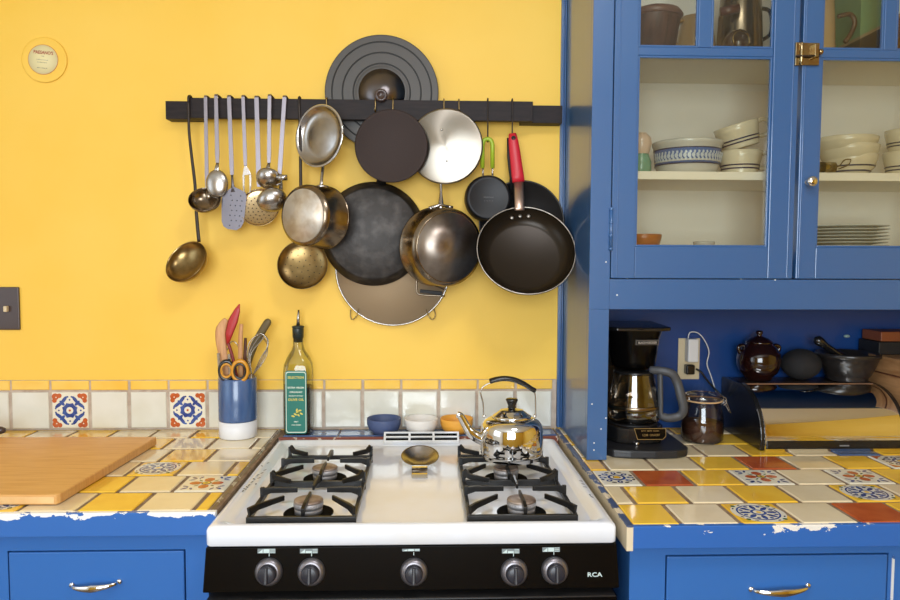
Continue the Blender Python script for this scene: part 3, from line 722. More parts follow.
# 4 slotted turner
r, b = utensil('turner', 'perforated steel turner with a rounded flat blade', 229, 232, 175, YU-.008, .012)
y = YU-.0095; Mt = frame(at(233.5, 208.5, y=y), (0, -1, 0), (.06, 0, 1))
w2, h2 = .0345, .058
poly = [(-w2*.86, -h2*.62), (-w2*.70, -h2*.86), (-w2*.35, -h2*.97), (w2*.3, -h2), (w2*.66, -h2*.86), (w2*.86, -h2*.6), (w2*.98, h2*.6), (w2*.85, h2*.80), (w2*.3, h2*.93), (0, h2), (-w2*.3, h2*.92), (-w2*.8, h2*.66), (-w2*.95, h2*.4)]
bl = MB(); bl.prism(poly, 0, .0018, Mt); bl.ribbon([b, at(232.6, 184, y=YU-.0085), at(233, 192, y=y-.001)], [.006, .008, .013], .004, n=8)
bl = bl.build('blade', mat('matte_steel', (116, 113, 120), .45, .9), r)
h = MB()
for i in range(3):
    for j in range(7):
        if (j == 0 or j == 6) and i == 1: continue
        h.lathe([(0, 0), (.0017, 0), (.0017, .0005), (0, .0005)], Mt @ Matrix.Translation((-.002+i*.013+(.004 if j % 2 else 0)-.006, -.046+j*.0135, .0016)), 8)
h.build('holes', black_mt, bl)
# 5 fork
r, b = utensil('meat_fork', 'two pronged steel serving fork hanging between turner and skimmer', 243, 245.5, 166, YU-.010, .0105)
mb = MB(); y = YU-.010; c = at(247, 175, y=y); mb.ribbon([b, (b.x+.001, y, b.z-.010), (c.x, y, c.z)], [.006, .014, .024], .003)
for s_ in (-1, 1): mb.ribbon([(c.x+s_*.009, y, c.z+.001), (c.x+s_*.009, y, c.z-.03), (c.x+s_*.008, y-.002, c.z-.048)], [.0062, .005, .002], .0026)
mb.build('prongs', steel, r, bevel=.0005)
# 6 skimmer
r, b = utensil('skimmer', 'steel perforated skimmer with a wide round disc behind the small ladles', 256.5, 259, 187, YU-.0035, .0135)
c = at(259.5, 207, y=YU-.003); M = frame(c, (0, -1, .3)); mb = MB(); mb.lathe(bowl_profile(.054, .012), M, 44); sk = mb.build('disc', mat('warm_steel', (196, 172, 132), .25, 1.), r)
h = MB()
for rr, nn in ((.0, 1), (.2, 6), (.4, 12), (.6, 18), (.8, 24)):
    for k in range(nn):
        a = 2*pi*k/nn; p = Vector((rr*.054*cos(a), rr*.054*sin(a), -.0106*math.sqrt(1-rr*rr)))
        h.lathe([(0, 0), (.0017, 0), (.0017, .0004), (0, .0004)], M @ Matrix.Translation(p), 8)
h.build('holes', black_mt, sk)
# 7 small ladle with side spout
r, b = utensil('gravy_ladle', 'small steel ladle with a side spout seen from its back', 269.5, 269, 163, YU-.022, .011)
c = at(268.5, 178, y=YU-.020); M = frame(c, (0, .75, .66), (0, 0, 1)); mb = MB(); mb.lathe(bowl_profile(.033, .024), M, 36); neck(mb, b, (c.x, c.y-.014, c.z+.018), .007, .014)
mb.ribbon([(c.x+.026, c.y-.010, c.z+.001), (c.x+.040, c.y-.011, c.z), (c.x+.052, c.y-.012, c.z)], [.020, .016, .015], [.016, .013, .012], n=14)
mb.build('bowl', steel, r)
# 8 ladle right
r, b = utensil('ladle', 'steel ladle with an oval bowl seen from its back, rightmost of the steel utensils', 284.5, 279.5, 176, YU-.010, .0125)
c = at(272, 200, y=YU-.034); M = frame(c, (-.2, .86, .35), (-.35, 0, 1)); mb = MB(); mb.lathe(bowl_profile(.038, .024), M, 36, sx=1.05, sy=.88); mb.ribbon(smoothpath([b, at(281, 186, y=YU-.012), at(280, 197, y=YU-.030)], 4), .010, .004, n=8)
mb.build('bowl', steel, r)

# grooved simmer disc behind the rail
def disc_thing(name, label, cat, c, n, up=(0, 0, 1), group=None):
    return thing(name, label, cat, c, group), frame(c, n, up)
r, M = disc_thing('griddle_cover', 'large grey lid with concentric grooves and a black knob behind the top of the rail', 'lid', at(381.8, 92.5, y=-.030), (0, -1, 0))
R_ = 55.6*mpp(-.03)
grey_lid = mat('grey_coated_lid', (80, 77, 74), .42, .2, spec=.3, bump=(300, .03)); gro = mat('black_groove', (18, 17, 17), .4)
prof = [(0, -.006), (R_-.003, -.006), (R_, -.004), (R_, 0), (R_-.0005, .0008), (R_-.003, .001), (R_-.0035, .001), (R_*.47, .001), (R_*.469, .001), (R_*.45, .0022), (R_*.42, .0022), (0, .0022)]
lid = MB().lathe(prof, M, 72).build('plate', grey_lid, r)
g = MB()
for f0 in (.875, .69, .50): g.lathe([(R_*(f0+.013), .0008), (R_*(f0+.013), .0014), (R_*(f0-.013), .0014), (R_*(f0-.013), .0008)], M, 72, closed=True)
g.build('grooves', gro, lid)
MB().lathe([(R_*.41, .0022), (R_*.41, .0036), (.0, .0075), (0, .006)], M, 60).build('centre_plate', mat('spun_aluminium', (120, 115, 116), .3, 1., aniso=.8), lid)
pk = at(381, 95, y=-.079); Mk = frame((pk.x, -.030, pk.z))
MB().lathe([(0, .006), (.006, .006), (.006, .040), (.0155, .041), (.0175, .045), (.0165, .050), (.010, .051), (.009, .0485), (0, .0485)], Mk, 32).build('knob', brown_pl, r)

# splatter screen
c = at(393, 268.5, y=-.012); r, M = disc_thing('splatter_screen', 'round wire mesh splatter screen hanging behind the dark pans', 'screen', c, (0, -1, 0))
Rs = 56.5*mpp(-.012)
mesh_m = mat('fine_wire_mesh', (184, 160, 128), .55, .45, bump=(900, .4))
MB().lathe([(0, .0002), (Rs, .0002), (Rs, .0010), (0, .0010)], M, 60).build('mesh_disc', mesh_m, r)
MB().torus(Rs, .0024, M @ Matrix.Translation((0, 0, .0006)), n=72).build('rim', steel, r)
for du in (355, 430.5):
    p = at(du, 311, y=-.014); s_ = -1 if du < 390 else 1; mb = MB()
    mb.tube(smoothpath([(p.x-.012, -.014, p.z+.004), (p.x-.008+s_*.004, -.018, p.z-.016), (p.x+s_*.006, -.018, p.z-.024), (p.x+.010+s_*.004, -.018, p.z-.012), (p.x+.010, -.014, p.z+.006)], 5), .0017, n=8); mb.build('foot', brass, r)
mb = MB(); q = [at(u, v, y=-.022) for u, v in ((420, 270), (417, 277), (417, 292), (424, 295), (445, 296))]
mb.tube(smoothpath(q, 4), .0022, n=8); mb.tube([at(419, 281, y=-.022), at(430, 284, y=-.022), at(446, 290, y=-.022)], .0016, n=8)
fh = mb.build('folding_handle', steel_side, r); MB().ribbon([at(420, 291, y=-.024), at(442, 293.5, y=-.024)], .010, .007, n=4).build('grip', black_mt, fh, bevel=.001)

# big seasoned pan, bottom to the room
c = at(373.5, 234, y=-.024); r, M = disc_thing('frying_pan', 'large blackened steel frying pan showing its scratched flat bottom', 'pan', c, (.03, -1, 0))
Rp = 50.5*mpp(-.03)
MB().lathe([(0, .034), (Rp*.86, .034), (Rp*.90, .032), (Rp*.985, .004), (Rp*1.02, 0), (Rp*1.02, -.003), (Rp*.975, .002), (Rp*.885, .029), (0, .031)], M, 72).build('pan_body', cast, r)
mb = MB(); mb.ribbon([at(380, 188, y=-.030), at(386, 160, y=-.045), at(388, 128, y=-.062+.003)], [.03, .018, .022], .005, n=8); mb.build('handle', cast, r)
# hang loop screw visible
# plain dark griddle disc in front
c = at(391.3, 146, y=-.106); r, M = disc_thing('griddle_plate', 'plain round dark brown iron griddle plate at the middle of the rail', 'plate', c, (0, -1, .02))
Rg = 35.9*mpp(-.106)
MB().lathe([(0, -.004), (Rg-.002, -.004), (Rg, -.0025), (Rg, .0005), (Rg-.002, .002), (Rg*.93, .002), (Rg*.91, .001), (0, .001)], M, 64).build('disc', crepe, r)
for u, sd in ((375.5, 'left'), (393, 'right')): s_hook(u, 112, 'thin brass wire hook at the %s of the two above the dark griddle plate' % sd, y=YR1-.004)

# lids
def lid_obj(label, u, v, y, rad_px, n, conc, u_h, v_h, knob_out):
    c = at(u, v, y=y); r, M = disc_thing('pan_cover', label, 'lid', c, n); R = rad_px*mpp(y)
    b = MB()
    if conc:   # inside of the lid towards the room
        b.lathe([(R, 0), (R*.97, .003), (R*.93, .002), (R*.90, -.008), (R*.62, -.014), (R*.55, -.012), (0, -.013), (0, -.0145), (R*.56, -.0135), (R*.62, -.0155), (R*.91, -.0095), (R*.95, 0)], M, 60, closed=False)
    else:
        b.lathe([(R*.90, -.010), (R*.93, -.010), (R*.95, 0), (R, .0005), (R, .002), (R*.96, .003), (0, .0055), (0, .004), (R*.9, .0005)], M, 72)
    o = b.build('lid_body', steel_l if not conc else steel, r); return r, M, R
steel_l = mat('spun_steel', (150, 143, 132), .3, 1., aniso=.85)
r, M, R = lid_obj('oval looking steel lid tilted to show its hollow inside, left of the griddle plate', 319, 136, -.105, 30.5, (-.66, -1, .05), True, 0, 0, 0)
MB().torus(R*.985, .0022, M, n=60).build('rim_bead', chrome, r)
r, M, R = lid_obj('flat round steel lid with two rivets hanging right of the griddle plate', 445.5, 146.5, -.084, 37, (-.12, -1, 0), False, 0, 0, 0)
MB().torus(R*.985, .0016, M, n=60).build('rim_bead', chrome, r)
mb = MB()
for dx_, dz_ in ((-.010, .044), (.004, -.040)): mb.ball((dx_, dz_, .0055), .003, sy=1, M=M, n=12)
mb.build('rivets', chrome, r)

# saucepans
def saucepan(label, u, v, y_rim, Rpx, hgt, n, hpts, base_m, side_m):
    """(u,v) = centre of the bottom disc"""
    nn = Vector(n).normalized(); y_b = y_rim+nn.y*hgt; cb = at(u, v, y=y_b); R = Rpx*mpp(y_b); c = cb-nn*hgt
    r = thing('saucepan', label, 'saucepan', tuple(c)); M = frame(c, n)
    pr = [(R+.002, 0), (R+.0035, .001), (R+.002, .003), (R, .004), (R, hgt-.014), (R-.003, hgt-.006), (R-.010, hgt-.002), (R-.012, hgt)]
    pr_in = [(R-.014, hgt-.003), (R-.003, hgt-.012), (R-.0015, .004), (R+.001, 0)]
    bd = MB().lathe(pr+[(R-.013, hgt-.002)]+[(0, hgt-.002)]+[(0, hgt-.004)]+pr_in, M, 64).build('pot_body', side_m, r)
    MB().lathe([(R-.0125, hgt-.0018), (R-.0125, hgt), (0, hgt+.0005), (0, hgt-.0018)], M, 64).build('base_disc', base_m, bd)
    return r, M, R, c, nn
spun_base = mat('worn_aluminium_base', (214, 206, 194), .45, .6, noise=(34, (190, 174, 152), .42, .7))
steel_base = mat('scratched_steel_base', (150, 139, 128), .34, .9, noise=(16, (112, 98, 88), .4, .7), aniso=.6)
r, M, R, c, nn = saucepan('small steel saucepan tilted left with its pale round base showing', 302.5, 215.5, -.095, 31, .088, (-.62, -1, .02), None, spun_base, steel_side)
mb = MB(); a = at(321, 190, y=-.125); mb.ribbon([a, at(321.5, 180, y=-.112), at(323, 165, y=-.088), at(325, 130, y=-.068), at(326, 112, y=-.066)], [.012, .008, .009, .012, .008], .005, n=8)
mb.ribbon([at(315, 187.5, y=-.128), at(321, 186, y=-.127), at(328, 187.5, y=-.126)], .009, .006, n=8); mb.build('handle', steel, r)
s_hook(326.5, 112, 'thin brass wire hook above the tilted steel lid', y=YR1-.004)
r, M, R, c, nn = saucepan('larger steel saucepan with a dark scratched base and a brushed cross sheen', 449.5, 247.5, -.095, 39.5, .082, (.48, -1, -.04), None, steel_base, steel_side)
mb = MB(); mb.ribbon([at(441, 209, y=-.115), at(441, 203, y=-.105), at(441, 192, y=-.085), at(440.5, 170, y=-.072), at(440, 130, y=-.066), at(440, 112, y=-.066)], [.012, .014, .007, .010, .012, .008], .005, n=8)
mb.ribbon([at(429, 208, y=-.122), at(440, 205, y=-.115), at(453, 207.5, y=-.11)], .008, .006, n=8); mb.build('handle', steel, r)
mb = MB()
for u_, v_ in ((431, 208), (450, 207)): mb.ball(tuple(at(u_, v_, y=-.1245)), .0042, n=12)
mb.build('rivets', chrome, r)
s_hook(444, 112, 'thin brass wire hook at the left of the flat steel lid', y=YR1-.004); s_hook(459, 112, 'thin brass wire hook at the right of the flat steel lid', y=YR1-.004)

# small frying pan with green loop handle
c = at(488, 198.5, y=-.066); r, M = disc_thing('frying_pan', 'tiny black frying pan with a lime green loop handle', 'pan', c, (0, -1, .03))
R = 23.6*mpp(-.08)
bd = MB().lathe([(R, -.012), (R*1.0, -.009), (R*.96, .010), (R*.90, .018), (R*.82, .0195), (R*.78, .0185), (0, .0185), (0, .016), (R*.86, .015), (R*.94, .006), (R*.97, -.012)], M, 56).build('pan_body', mat('black_enamel_pan', (26, 25, 27), .4, .1, spec=.3), r)
mb = MB(); text_mb(mb, 'ESSENTIALS', .0052, M @ Matrix.Translation((0, .001, .019)), 0, .0002, False, 1.0, 1.0)
for i in range(4): mb.lathe([(0, 0), (.0011, 0), (.0011, .0003), (0, .0003)], M @ Matrix.Translation((-.0105+.007*i, -.0085, .0187)), 8)
mb.build('base_stamp', mat('stamp_grey', (92, 92, 94), .5), bd)
gh = MB(); yy = -.0785; pl = [at(482.5, 168, y=yy), at(482.5, 145, y=yy), at(484, 140.5, y=yy), at(487.5, 139, y=yy), at(491, 140.5, y=yy), at(492.5, 145, y=yy), at(492.5, 168, y=yy)]
gh.ribbon([pl[0]]+smoothpath(pl[1:6], 5)+[pl[6]], .0115, .010, n=12); gr_ = gh.build('handle', green_sil, r)
mb = MB()
for u_ in (483, 492.5): mb.tube([at(u_, 166, y=yy), at(u_, 178, y=-.078)], .0026, n=8)
mb.build('handle_wires', steel, gr_)
s_hook(488, 142, 'long dark wire hook carrying the small green handled pan', m_=iron)

# black pan behind
c = at(520.5, 224, y=-.022); r, M = disc_thing('frying_pan', 'black cast iron pan mostly hidden behind the red handled frying pan', 'pan', c, (0, -1, 0))
R = 42.5*mpp(-.03)
MB().lathe([(0, -.004), (R*.86, -.004), (R*.97, .022), (R, .026), (R, .029), (R*.96, .027), (R*.85, .001), (0, .001)], M, 64).build('pan_body', mat('black_seasoned_iron', (38, 35, 34), .4, .3), r)
mb = MB(); mb.ribbon([at(514, 192, y=-.040), at(512, 178, y=-.052), at(509.5, 158, y=-.062), at(510.5, 138, y=-.0655)], [.030, .014, .013, .020], .006, n=8); mb.build('handle', black_mt, r)

# non-stick pan with red handle
upd = (.14, 0, 1); nrm = Vector((0, -.885, .465))
y_c = -.166; c = at(526.3, 249.5, y=y_c); r = thing('frying_pan', 'black frying pan with a red silicone handle at the right end of the rail', 'pan', tuple(c))
up_l = Vector((-.10, 0, 1)); M = frame(c, nrm, up_l); R = 49.6*mpp(y_c)
MB().lathe([(R, 0), (R*1.005, -.0015), (R*.99, -.004), (R*.94, -.022), (R*.82, -.038), (R*.70, -.042), (0, -.042), (0, -.0385), (R*.70, -.0385), (R*.80, -.034), (R*.91, -.019), (R*.965, -.001)], M, 80).build('pan_body', nonstick, r)
MB().torus(R*.992, .0016, M, n=80).build('rim', steel_dull, r)
mb = MB()
for dx_ in (-.023, 0, .023):
    p = Vector((dx_+.005, R*.875-abs(dx_)*.12, -.020)); mb.ball(tuple(p), .0052, n=14, sz=.6, M=M @ Matrix.Translation((0, 0, 0)))
mb.build('rivets', steel_dull, r)
yh = -.083
h1, h2, h3 = at(519.5, 208, y=-.116), at(518.5, 182, y=-.100), at(512.5, 133.5, y=-.076)
mb = MB(); mb.ribbon([at(519.7, 210.5, y=-.118), h1, h2], [.0275, .027, .026], .006, n=8); sh = mb.build('handle_shank', mat('warm_brushed_steel', (196, 168, 150), .32, .9), r)
mb = MB(); P = [h2.lerp(h3, t/8) for t in range(9)]; mb.ribbon(P, [.034, .034, .033, .032, .031, .030, .028, .026, .020], [.013, .014, .014, .014, .013, .012, .011, .010, .008], n=14)
hh = mb.build('handle', red_sil, r)
MB().torus(.0048, .0014, frame(at(513.5, 138, y=-.0835)), n=20).build('hanging_eye', black_mt, hh)
MB().lathe([(0, 0), (.0046, 0), (.0046, .001), (0, .001)], frame(at(513.5, 138, y=-.0828)), 16).build('hanging_hole', black_mt, hh)
s_hook(512.5, 138, 'long dark wire hook carrying the red handled frying pan', y=YR1-.0035, m_=iron)

# ------------------------------------------------------------------ things on the left of the wall
c = at(44.5, 60, y=-.002); r = thing('flue_cover', 'round yellow painted wall cover with a cream paper label in its centre', 'wall cover', tuple(c)); M = frame((c.x, -.0005, c.z))
px_ = mpp(-.001)
MB().lathe([(0, 0), (21.5*px_, 0), (21.5*px_, .003), (20.5*px_, .0042), (18.5*px_, .0030), (0, .0030)], M, 60).build('cover_plate', wall_y, r)
Mt = M @ Matrix.Translation((-1*px_, -.5*px_+.002, .0032)); lb = MB().lathe([(0, 0), (14*px_, 0), (14*px_, .0006), (0, .0006)], Mt, 48).build('paper_label', mat('cream_paper', (232, 220, 168), .6), r)
MB().torus(14*px_, .0009, Mt, n=48).build('label_rim', mat('faded_red_rim', (196, 120, 70), .6), lb)
mb = MB(); Mr = Mt @ Matrix.Rotation(radians(-5), 4, 'Z'); text_mb(mb, "PAESANO'S", .0125, Mr @ Matrix.Translation((0, .0185, .0008)), 0, .0002, True, .98, .86); mb.build('label_title', mat('label_red', (160, 60, 44), .6), lb)
mb = MB()
for y_, w_ in ((.009, .012), (-.001, .034), (-.008, .030), (-.023, .030)):
    n_ = int(w_/.0035)
    for i in range(n_): mb.box((-w_/2+i*.0035, y_-.0009, .0007), (-w_/2+i*.0035+random.uniform(.0014, .003), y_+.0009, .0009), M=Mr)
mb.build('label_small_print', mat('label_grey', (150, 142, 116), .6), lb)

sw = thing('light_switch', 'dark brown wall switch plate with an ivory toggle at the left edge', 'light switch', tuple(at(4, 308, y=-.003)))
a, b = at(20, 330, y=-.006), at(20, 287, y=-.006); xl = a.x-.082
MB().box((xl, -.0065, a.z), (a.x, -.0005, b.z)).build('switch_plate', brown_pl, sw, bevel=.003, seg=3)
p = at(6.5, 308.5, y=-.01); MB().box((p.x-.0045, -.0185, p.z-.009), (p.x+.0045, -.006, p.z+.007)).build('toggle', ivory, sw, bevel=.0015)

# ------------------------------------------------------------------ things on the left counter
# bamboo board
zB = CT+.0015; zT = CT+.022
q = [at(0, 505, z=zB), at(57, 506, z=zB), at(157, 436.5, z=zT), at(0, 435, z=zT)]
fl, fr, br = q[0], q[1], q[2]
b = thing('cutting_board', 'large bamboo cutting board lying on the left tiled counter', 'cutting board', (-1.0, -.38, zB))
poly = [(-1.32, -.616), (fr.x-.004, -.628), (fr.x, -.620), (br.x+.001, br.y-.006), (br.x-.005, br.y), (-1.32, br.y+.004)]
MB().prism(poly, zB, zT).build('board', wood_b, b, bevel=.003, seg=3)
MB().prism([(poly[0][0], poly[0][1]-.0008), (poly[1][0]-.004, poly[1][1]-.0008), (poly[1][0]-.004, poly[1][1]+.004), (poly[0][0], poly[0][1]+.004)], zB+.003, zT-.004).build('edge_strip', wood_l, b)
c = at(3, 434.5, z=zT); r = thing('knife', 'knife with a dark handle lying at the back left corner of the cutting board', 'knife', (c.x-.06, c.y, zT+.001))
MB().ribbon(smoothpath([(c.x-.13, c.y-.01, zT+.012), (c.x-.05, c.y-.004, zT+.013), (c.x+.006, c.y, zT+.011)], 4), [.02]*8+[.012], [.018]*8+[.012], n=12).build('handle', brown_pl, r)
MB().ribbon([(c.x-.30, c.y-.03, zT+.006), (c.x-.13, c.y-.01, zT+.010)], [.002, .003], [.02, .028], n=4).build('blade', steel, r)

# crock and the tools standing in it
cc = at(238, 440.5, z=CT+.001); RC = .0505; cc.y += RC; cc.x = at(238, 410, y=cc.y).x; HC = .163
cr = thing('utensil_crock', 'blue glazed cylinder crock with a white foot holding kitchen tools', 'crock', (cc.x, cc.y, CT+.001)); M = T((cc.x, cc.y, CT+.001))
crock_b = mat('denim_blue_glaze', (74, 104, 150), .25, coat=.4, noise=(10, (52, 80, 126), .35, .75, (4, 4, 1)))
MB().lathe([(0, 0), (RC-.002, 0), (RC, .002), (RC+.0005, .045), (RC-.0015, .0455), (0, .0455)], M, 56).build('foot', mat('unglazed_white', (228, 228, 230), .45), cr)
MB().lathe([(0, .046), (RC+.0003, .046), (RC+.001, .05), (RC+.001, HC-.004), (RC-.001, HC), (RC-.005, HC-.001), (RC-.006, .06), (0, .055)], M, 56).build('glazed_body', crock_b, cr)
zr = CT+HC
def crock_item(name, label, pts, w, t, m, y=None, n=10, extra=None):
    yy = y if y is not None else cc.y
    P = smoothpath([at(u, v, y=yy+(dy if len(p) > 2 else 0)) for p in pts for (u, v, dy) in [(p[0], p[1], p[2] if len(p) > 2 else 0)]], 5)
    N = len(P)
    def samp(a): 
        if not isinstance(a, (list, tuple)): return a
        out = []
        for i in range(N):
            f = i/(N-1)*(len(a)-1); k = min(int(f), len(a)-2); out.append(a[k]+(a[k+1]-a[k])*(f-k))
        return out
    r = thing(name, label, 'utensil', tuple(P[0]), 'tools standing in the blue crock')
    MB().ribbon(P, samp(w), samp(t), (0, -1, 0), n=n, smooth=True).build('shaft' if extra else 'blade', m, r)
    return r, P
pmm = mpp(cc.y)
crock_item('wooden_spatula', 'broad pale wooden spatula curving up at the left of the crock', [(231, 405), (226, 372), (222.5, 352), (220.5, 332), (226, 319)], [.012, .016, .022, .028, .028, .012], .005, wood_s, cc.y-.012)
r, P = crock_item('spatula', 'red silicone spatula with a pointed blade standing in the crock', [(241, 400, .0), (233, 359), (228, 343)], .009, .007, mat('dark_red_handle', (126, 30, 32), .4), cc.y-.020, extra=1)
MB().ribbon([at(227.5, 345, y=cc.y-.02), at(229, 334, y=cc.y-.02), at(233, 321, y=cc.y-.02), at(237, 311, y=cc.y-.02), at(239.6, 304, y=cc.y-.02)], [.006, .020, .026, .017, .003], [.005, .005, .004, .003, .002], n=8).build('blade', mat('dark_red_silicone', (176, 38, 40), .4), r)
crock_item('wooden_spoon', 'pale wooden spoon handle standing upright in the middle of the crock', [(240, 405), (240.5, 370), (240.5, 340), (241.5, 324)], [.015, .014, .013, .010], .008, wood_s, cc.y+.004)
crock_item('wooden_spoon', 'short dark wooden handle beside the pale wooden spoon in the crock', [(243, 405), (244.5, 370), (245.5, 338)], [.011, .011, .008], .008, wood_d, cc.y+.016)
r, P = crock_item('silicone_spoon', 'olive green spoon spatula leaning right in the crock', [(241, 405), (248, 366), (254, 348)], [.012, .014, .016], .008, olive, cc.y+.006, extra=1)
MB().ribbon(smoothpath([at(249, 358, y=cc.y+.006), at(256, 342, y=cc.y+.006), at(264, 328, y=cc.y+.006), at(269.5, 319.5, y=cc.y+.006)], 4), [.012]*2+[.018]*3+[.021]*6+[.018, .010], .006, n=10).build('head', olive, r)
# balloon whisk
r = thing('whisk', 'steel balloon whisk leaning right out of the crock', 'whisk', (cc.x+.01, cc.y-.01, zr-.08), 'tools standing in the blue crock'); yy = cc.y-.012
MB().tube([at(245, 405, y=yy), at(252, 374, y=yy)], .005).build('handle', steel, r)
for k, (du, yo) in enumerate(((0, 0), (4, .012), (-4, -.012), (8, .002))):
    a = at(252, 375, y=yy); loop = [a, at(250+du*.3-2, 356, y=yy+yo), at(253+du*.8, 340+k, y=yy+yo), at(261+du*.6, 333.5+k, y=yy+yo*.5), at(267.5+du*.1, 342+k, y=yy-yo), at(264-du*.4, 358, y=yy-yo), at(253, 375, y=yy)]
    MB().tube(smoothpath(loop, 6), .0012, n=6).build('wire_loop', steel, r)
r = thing('tongs', 'steel tongs arms rising at the left edge of the crock', 'tongs', (cc.x-.03, cc.y-.03, zr-.05), 'tools standing in the blue crock')
for (u_, v_) in ((218.5, 353), (229, 354)):
    MB().ribbon([at(u_+2, 392, y=cc.y-.028), at(u_, v_, y=cc.y-.030)], [.007, .0075], .003).build('arm', steel, r, bevel=.0006)
MB().tube(smoothpath([at(227, 350, y=cc.y+.02), at(231, 342, y=cc.y+.02), at(236, 343, y=cc.y+.02), at(239, 352, y=cc.y+.02), at(240, 390, y=cc.y+.02)], 5), .0014, n=6).build('measuring_loop', steel, label='thin steel wire loop behind the wooden spatula in the crock', cat='wire loop', group='tools standing in the blue crock')
# scissors hung by their bows over the crock rim
r = thing('kitchen_scissors', 'scissors with black and amber round handles in the front of the crock', 'scissors', (cc.x-.01, cc.y-.04, zr-.06), 'tools standing in the blue crock')
amber = mat('amber_plastic', (206, 142, 30), .3)
for (u_, v_, rx_, m1, m2) in ((226.5, 370.5, 7.6, black_pl, amber), (240, 371, 8.4, amber, black_pl)):
    c = at(u_, v_, y=cc.y-.040); M = frame(c, (.1, -1, 0))
    h = MB().torus(rx_*pmm, .0056, M, n=36, sx=.86, sy=1.15).build('handle_bow', m1, r)
    MB().torus(rx_*pmm*.74, .0030, M @ Matrix.Translation((0, 0, .003)), n=36, sx=.86, sy=1.15).build('inner_ring', m2, h)
MB().ribbon([at(232, 376, y=cc.y-.038), at(235, 400, y=cc.y-.010)], [.014, .010], .004).build('blades', steel, r)

# olive oil bottle
c = at(297, 434.5, z=CT+.002); c.y += .030; yb = c.y
bt = thing('oil_bottle', 'square green labelled olive oil bottle with a steel pourer beside the crock', 'bottle', (c.x, c.y, CT+.002))
wb = 13.2*mpp(yb); z0 = CT+.002
def sect(w, r, z, n=5):
    r = min(r, w*.999); return [(c.x+x, c.y+y, z) for x, y in [(sx_*(w-r)+r*cos(a0+pi/2*k/n), sy_*(w-r)+r*sin(a0+pi/2*k/n)) for sx_, sy_, a0 in ((1, -1, -pi/2), (1, 1, 0), (-1, 1, pi/2), (-1, -1, pi)) for k in range(n+1)]]
def Zb(v): return at(297, v, y=yb).z
rings = [sect(wb*.93, .008, z0), sect(wb, .010, z0+.005), sect(wb, .010, Zb(371)), sect(wb*.97, .014, Zb(364)), sect(wb*.80, .020, Zb(357)), sect(wb*.5, .017, Zb(350)), sect(.0145, .0145, Zb(345)), sect(.0135, .0135, Zb(335)), sect(.0155, .0155, Zb(334)), sect(.0155, .0155, Zb(331.5))]
bg = glass('pale_green_glass', (247, 249, 238), .04)
mb = MB(); mb.add(rings[0][::-1], [tuple(range(len(rings[0])))]); loops(mb, rings, cap=False); gl = mb.build('glass_body', bg, bt)
oil = glass('olive_oil', (176, 140, 34), .03)
mb = MB(); oz = Zb(386); k_ = wb-.004; rr = [sect(k_, .008, z0+.006), sect(k_, .008, oz)]; mb.add(rr[0], [tuple(range(len(rr[0])))]); loops(mb, rr); mb.build('oil', oil, bt)
MB().lathe([(0, Zb(342)), (.0125, Zb(342)), (.0125, Zb(338)), (.0150, Zb(337.8)), (.0158, Zb(329)), (.0148, Zb(328)), (.0170, Zb(327.4)), (.0170, Zb(326.2)), (.010, Zb(325.5)), (0, Zb(325.5))], T((c.x, c.y, 0)), 32).build('stopper', mat('dark_green_rubber', (34, 44, 42), .4), bt)
MB().tube([(c.x, c.y, Zb(326)), (c.x+.001, c.y, Zb(318)), (c.x+.002, c.y, Zb(310))], [.0052, .0044, .0024], n=14).build('pourer', steel, bt)
zl0, zl1 = Zb(430.5), Zb(368.5); wl = wb*.80
ML = frame((c.x-.0005, c.y-wb-.0006, (zl0+zl1)/2)); hh = (zl1-zl0)/2
def rpoly(w, h, r, n=5): return [(x, y) for cx, cy, a in ((w-r, -h+r, -pi/2), (w-r, h-r, 0), (-w+r, h-r, pi/2), (-w+r, -h+r, pi)) for x, y in [(cx+r*cos(a+pi/2*k/n), cy+r*sin(a+pi/2*k/n)) for k in range(n+1)]]
lab = MB().prism(rpoly(wl, hh, .008), 0, .0004, ML).build('paper_label', mat('label_green', (24, 112, 98), .5), bt)
ltw = mat('label_white', (226, 232, 214), .5); lty = mat('label_gold', (214, 196, 84), .5)
mb = MB(); a_ = rpoly(wl*.93, hh*.965, .007); b_ = rpoly(wl*.88, hh*.94, .006); n_ = len(a_)
mb.add([(x, y, .0006) for x, y in a_]+[(x, y, .0006) for x, y in b_], [(i, (i+1) % n_, n_+(i+1) % n_, n_+i) for i in range(n_)], 0, False, ML)
def L(s_, y_, size, sx=1): text_mb(mb, s_, size, ML @ Matrix.Translation((0, y_*hh, .0006)), 0, .0001, True, 1.0, sx)
L('EXTRA VIRGIN', .52-.06, .0068); L('ORGANIC', .36-.04, .0064, 1.2); L('PRODUCT OF ITALY', .26-.06, .0042); L('FIRST', -.62, .0050); L('COLD PRESSED', -.72, .0038)
mb.build('label_print', ltw, lab)
mb = MB(); L('SELECTION', .78, .0092, .95); L('OLIVE OIL', .08, .0092, 1.05)
for (x, y, a) in ((.004, -.30, .6), (.010, -.26, .2), (.014, -.36, -.5), (.006, -.40, -.9), (-.002, -.38, 2.6), (-.008, -.44, 2.9), (.002, -.25, 1.3)):
    mb.prism(circ(.005, 10, x, y*hh, 1.0, .45, a), .0005, .0008, ML)
mb.build('olive_branch', lty, lab)
mb = MB()
for (x, y) in ((.004, -.35), (.009, -.32)): mb.prism(circ(.0028, 10, x, y*hh), .0007, .0011, ML)
mb.build('printed_olives', mat('olive_green_print', (92, 112, 40), .5), lab)

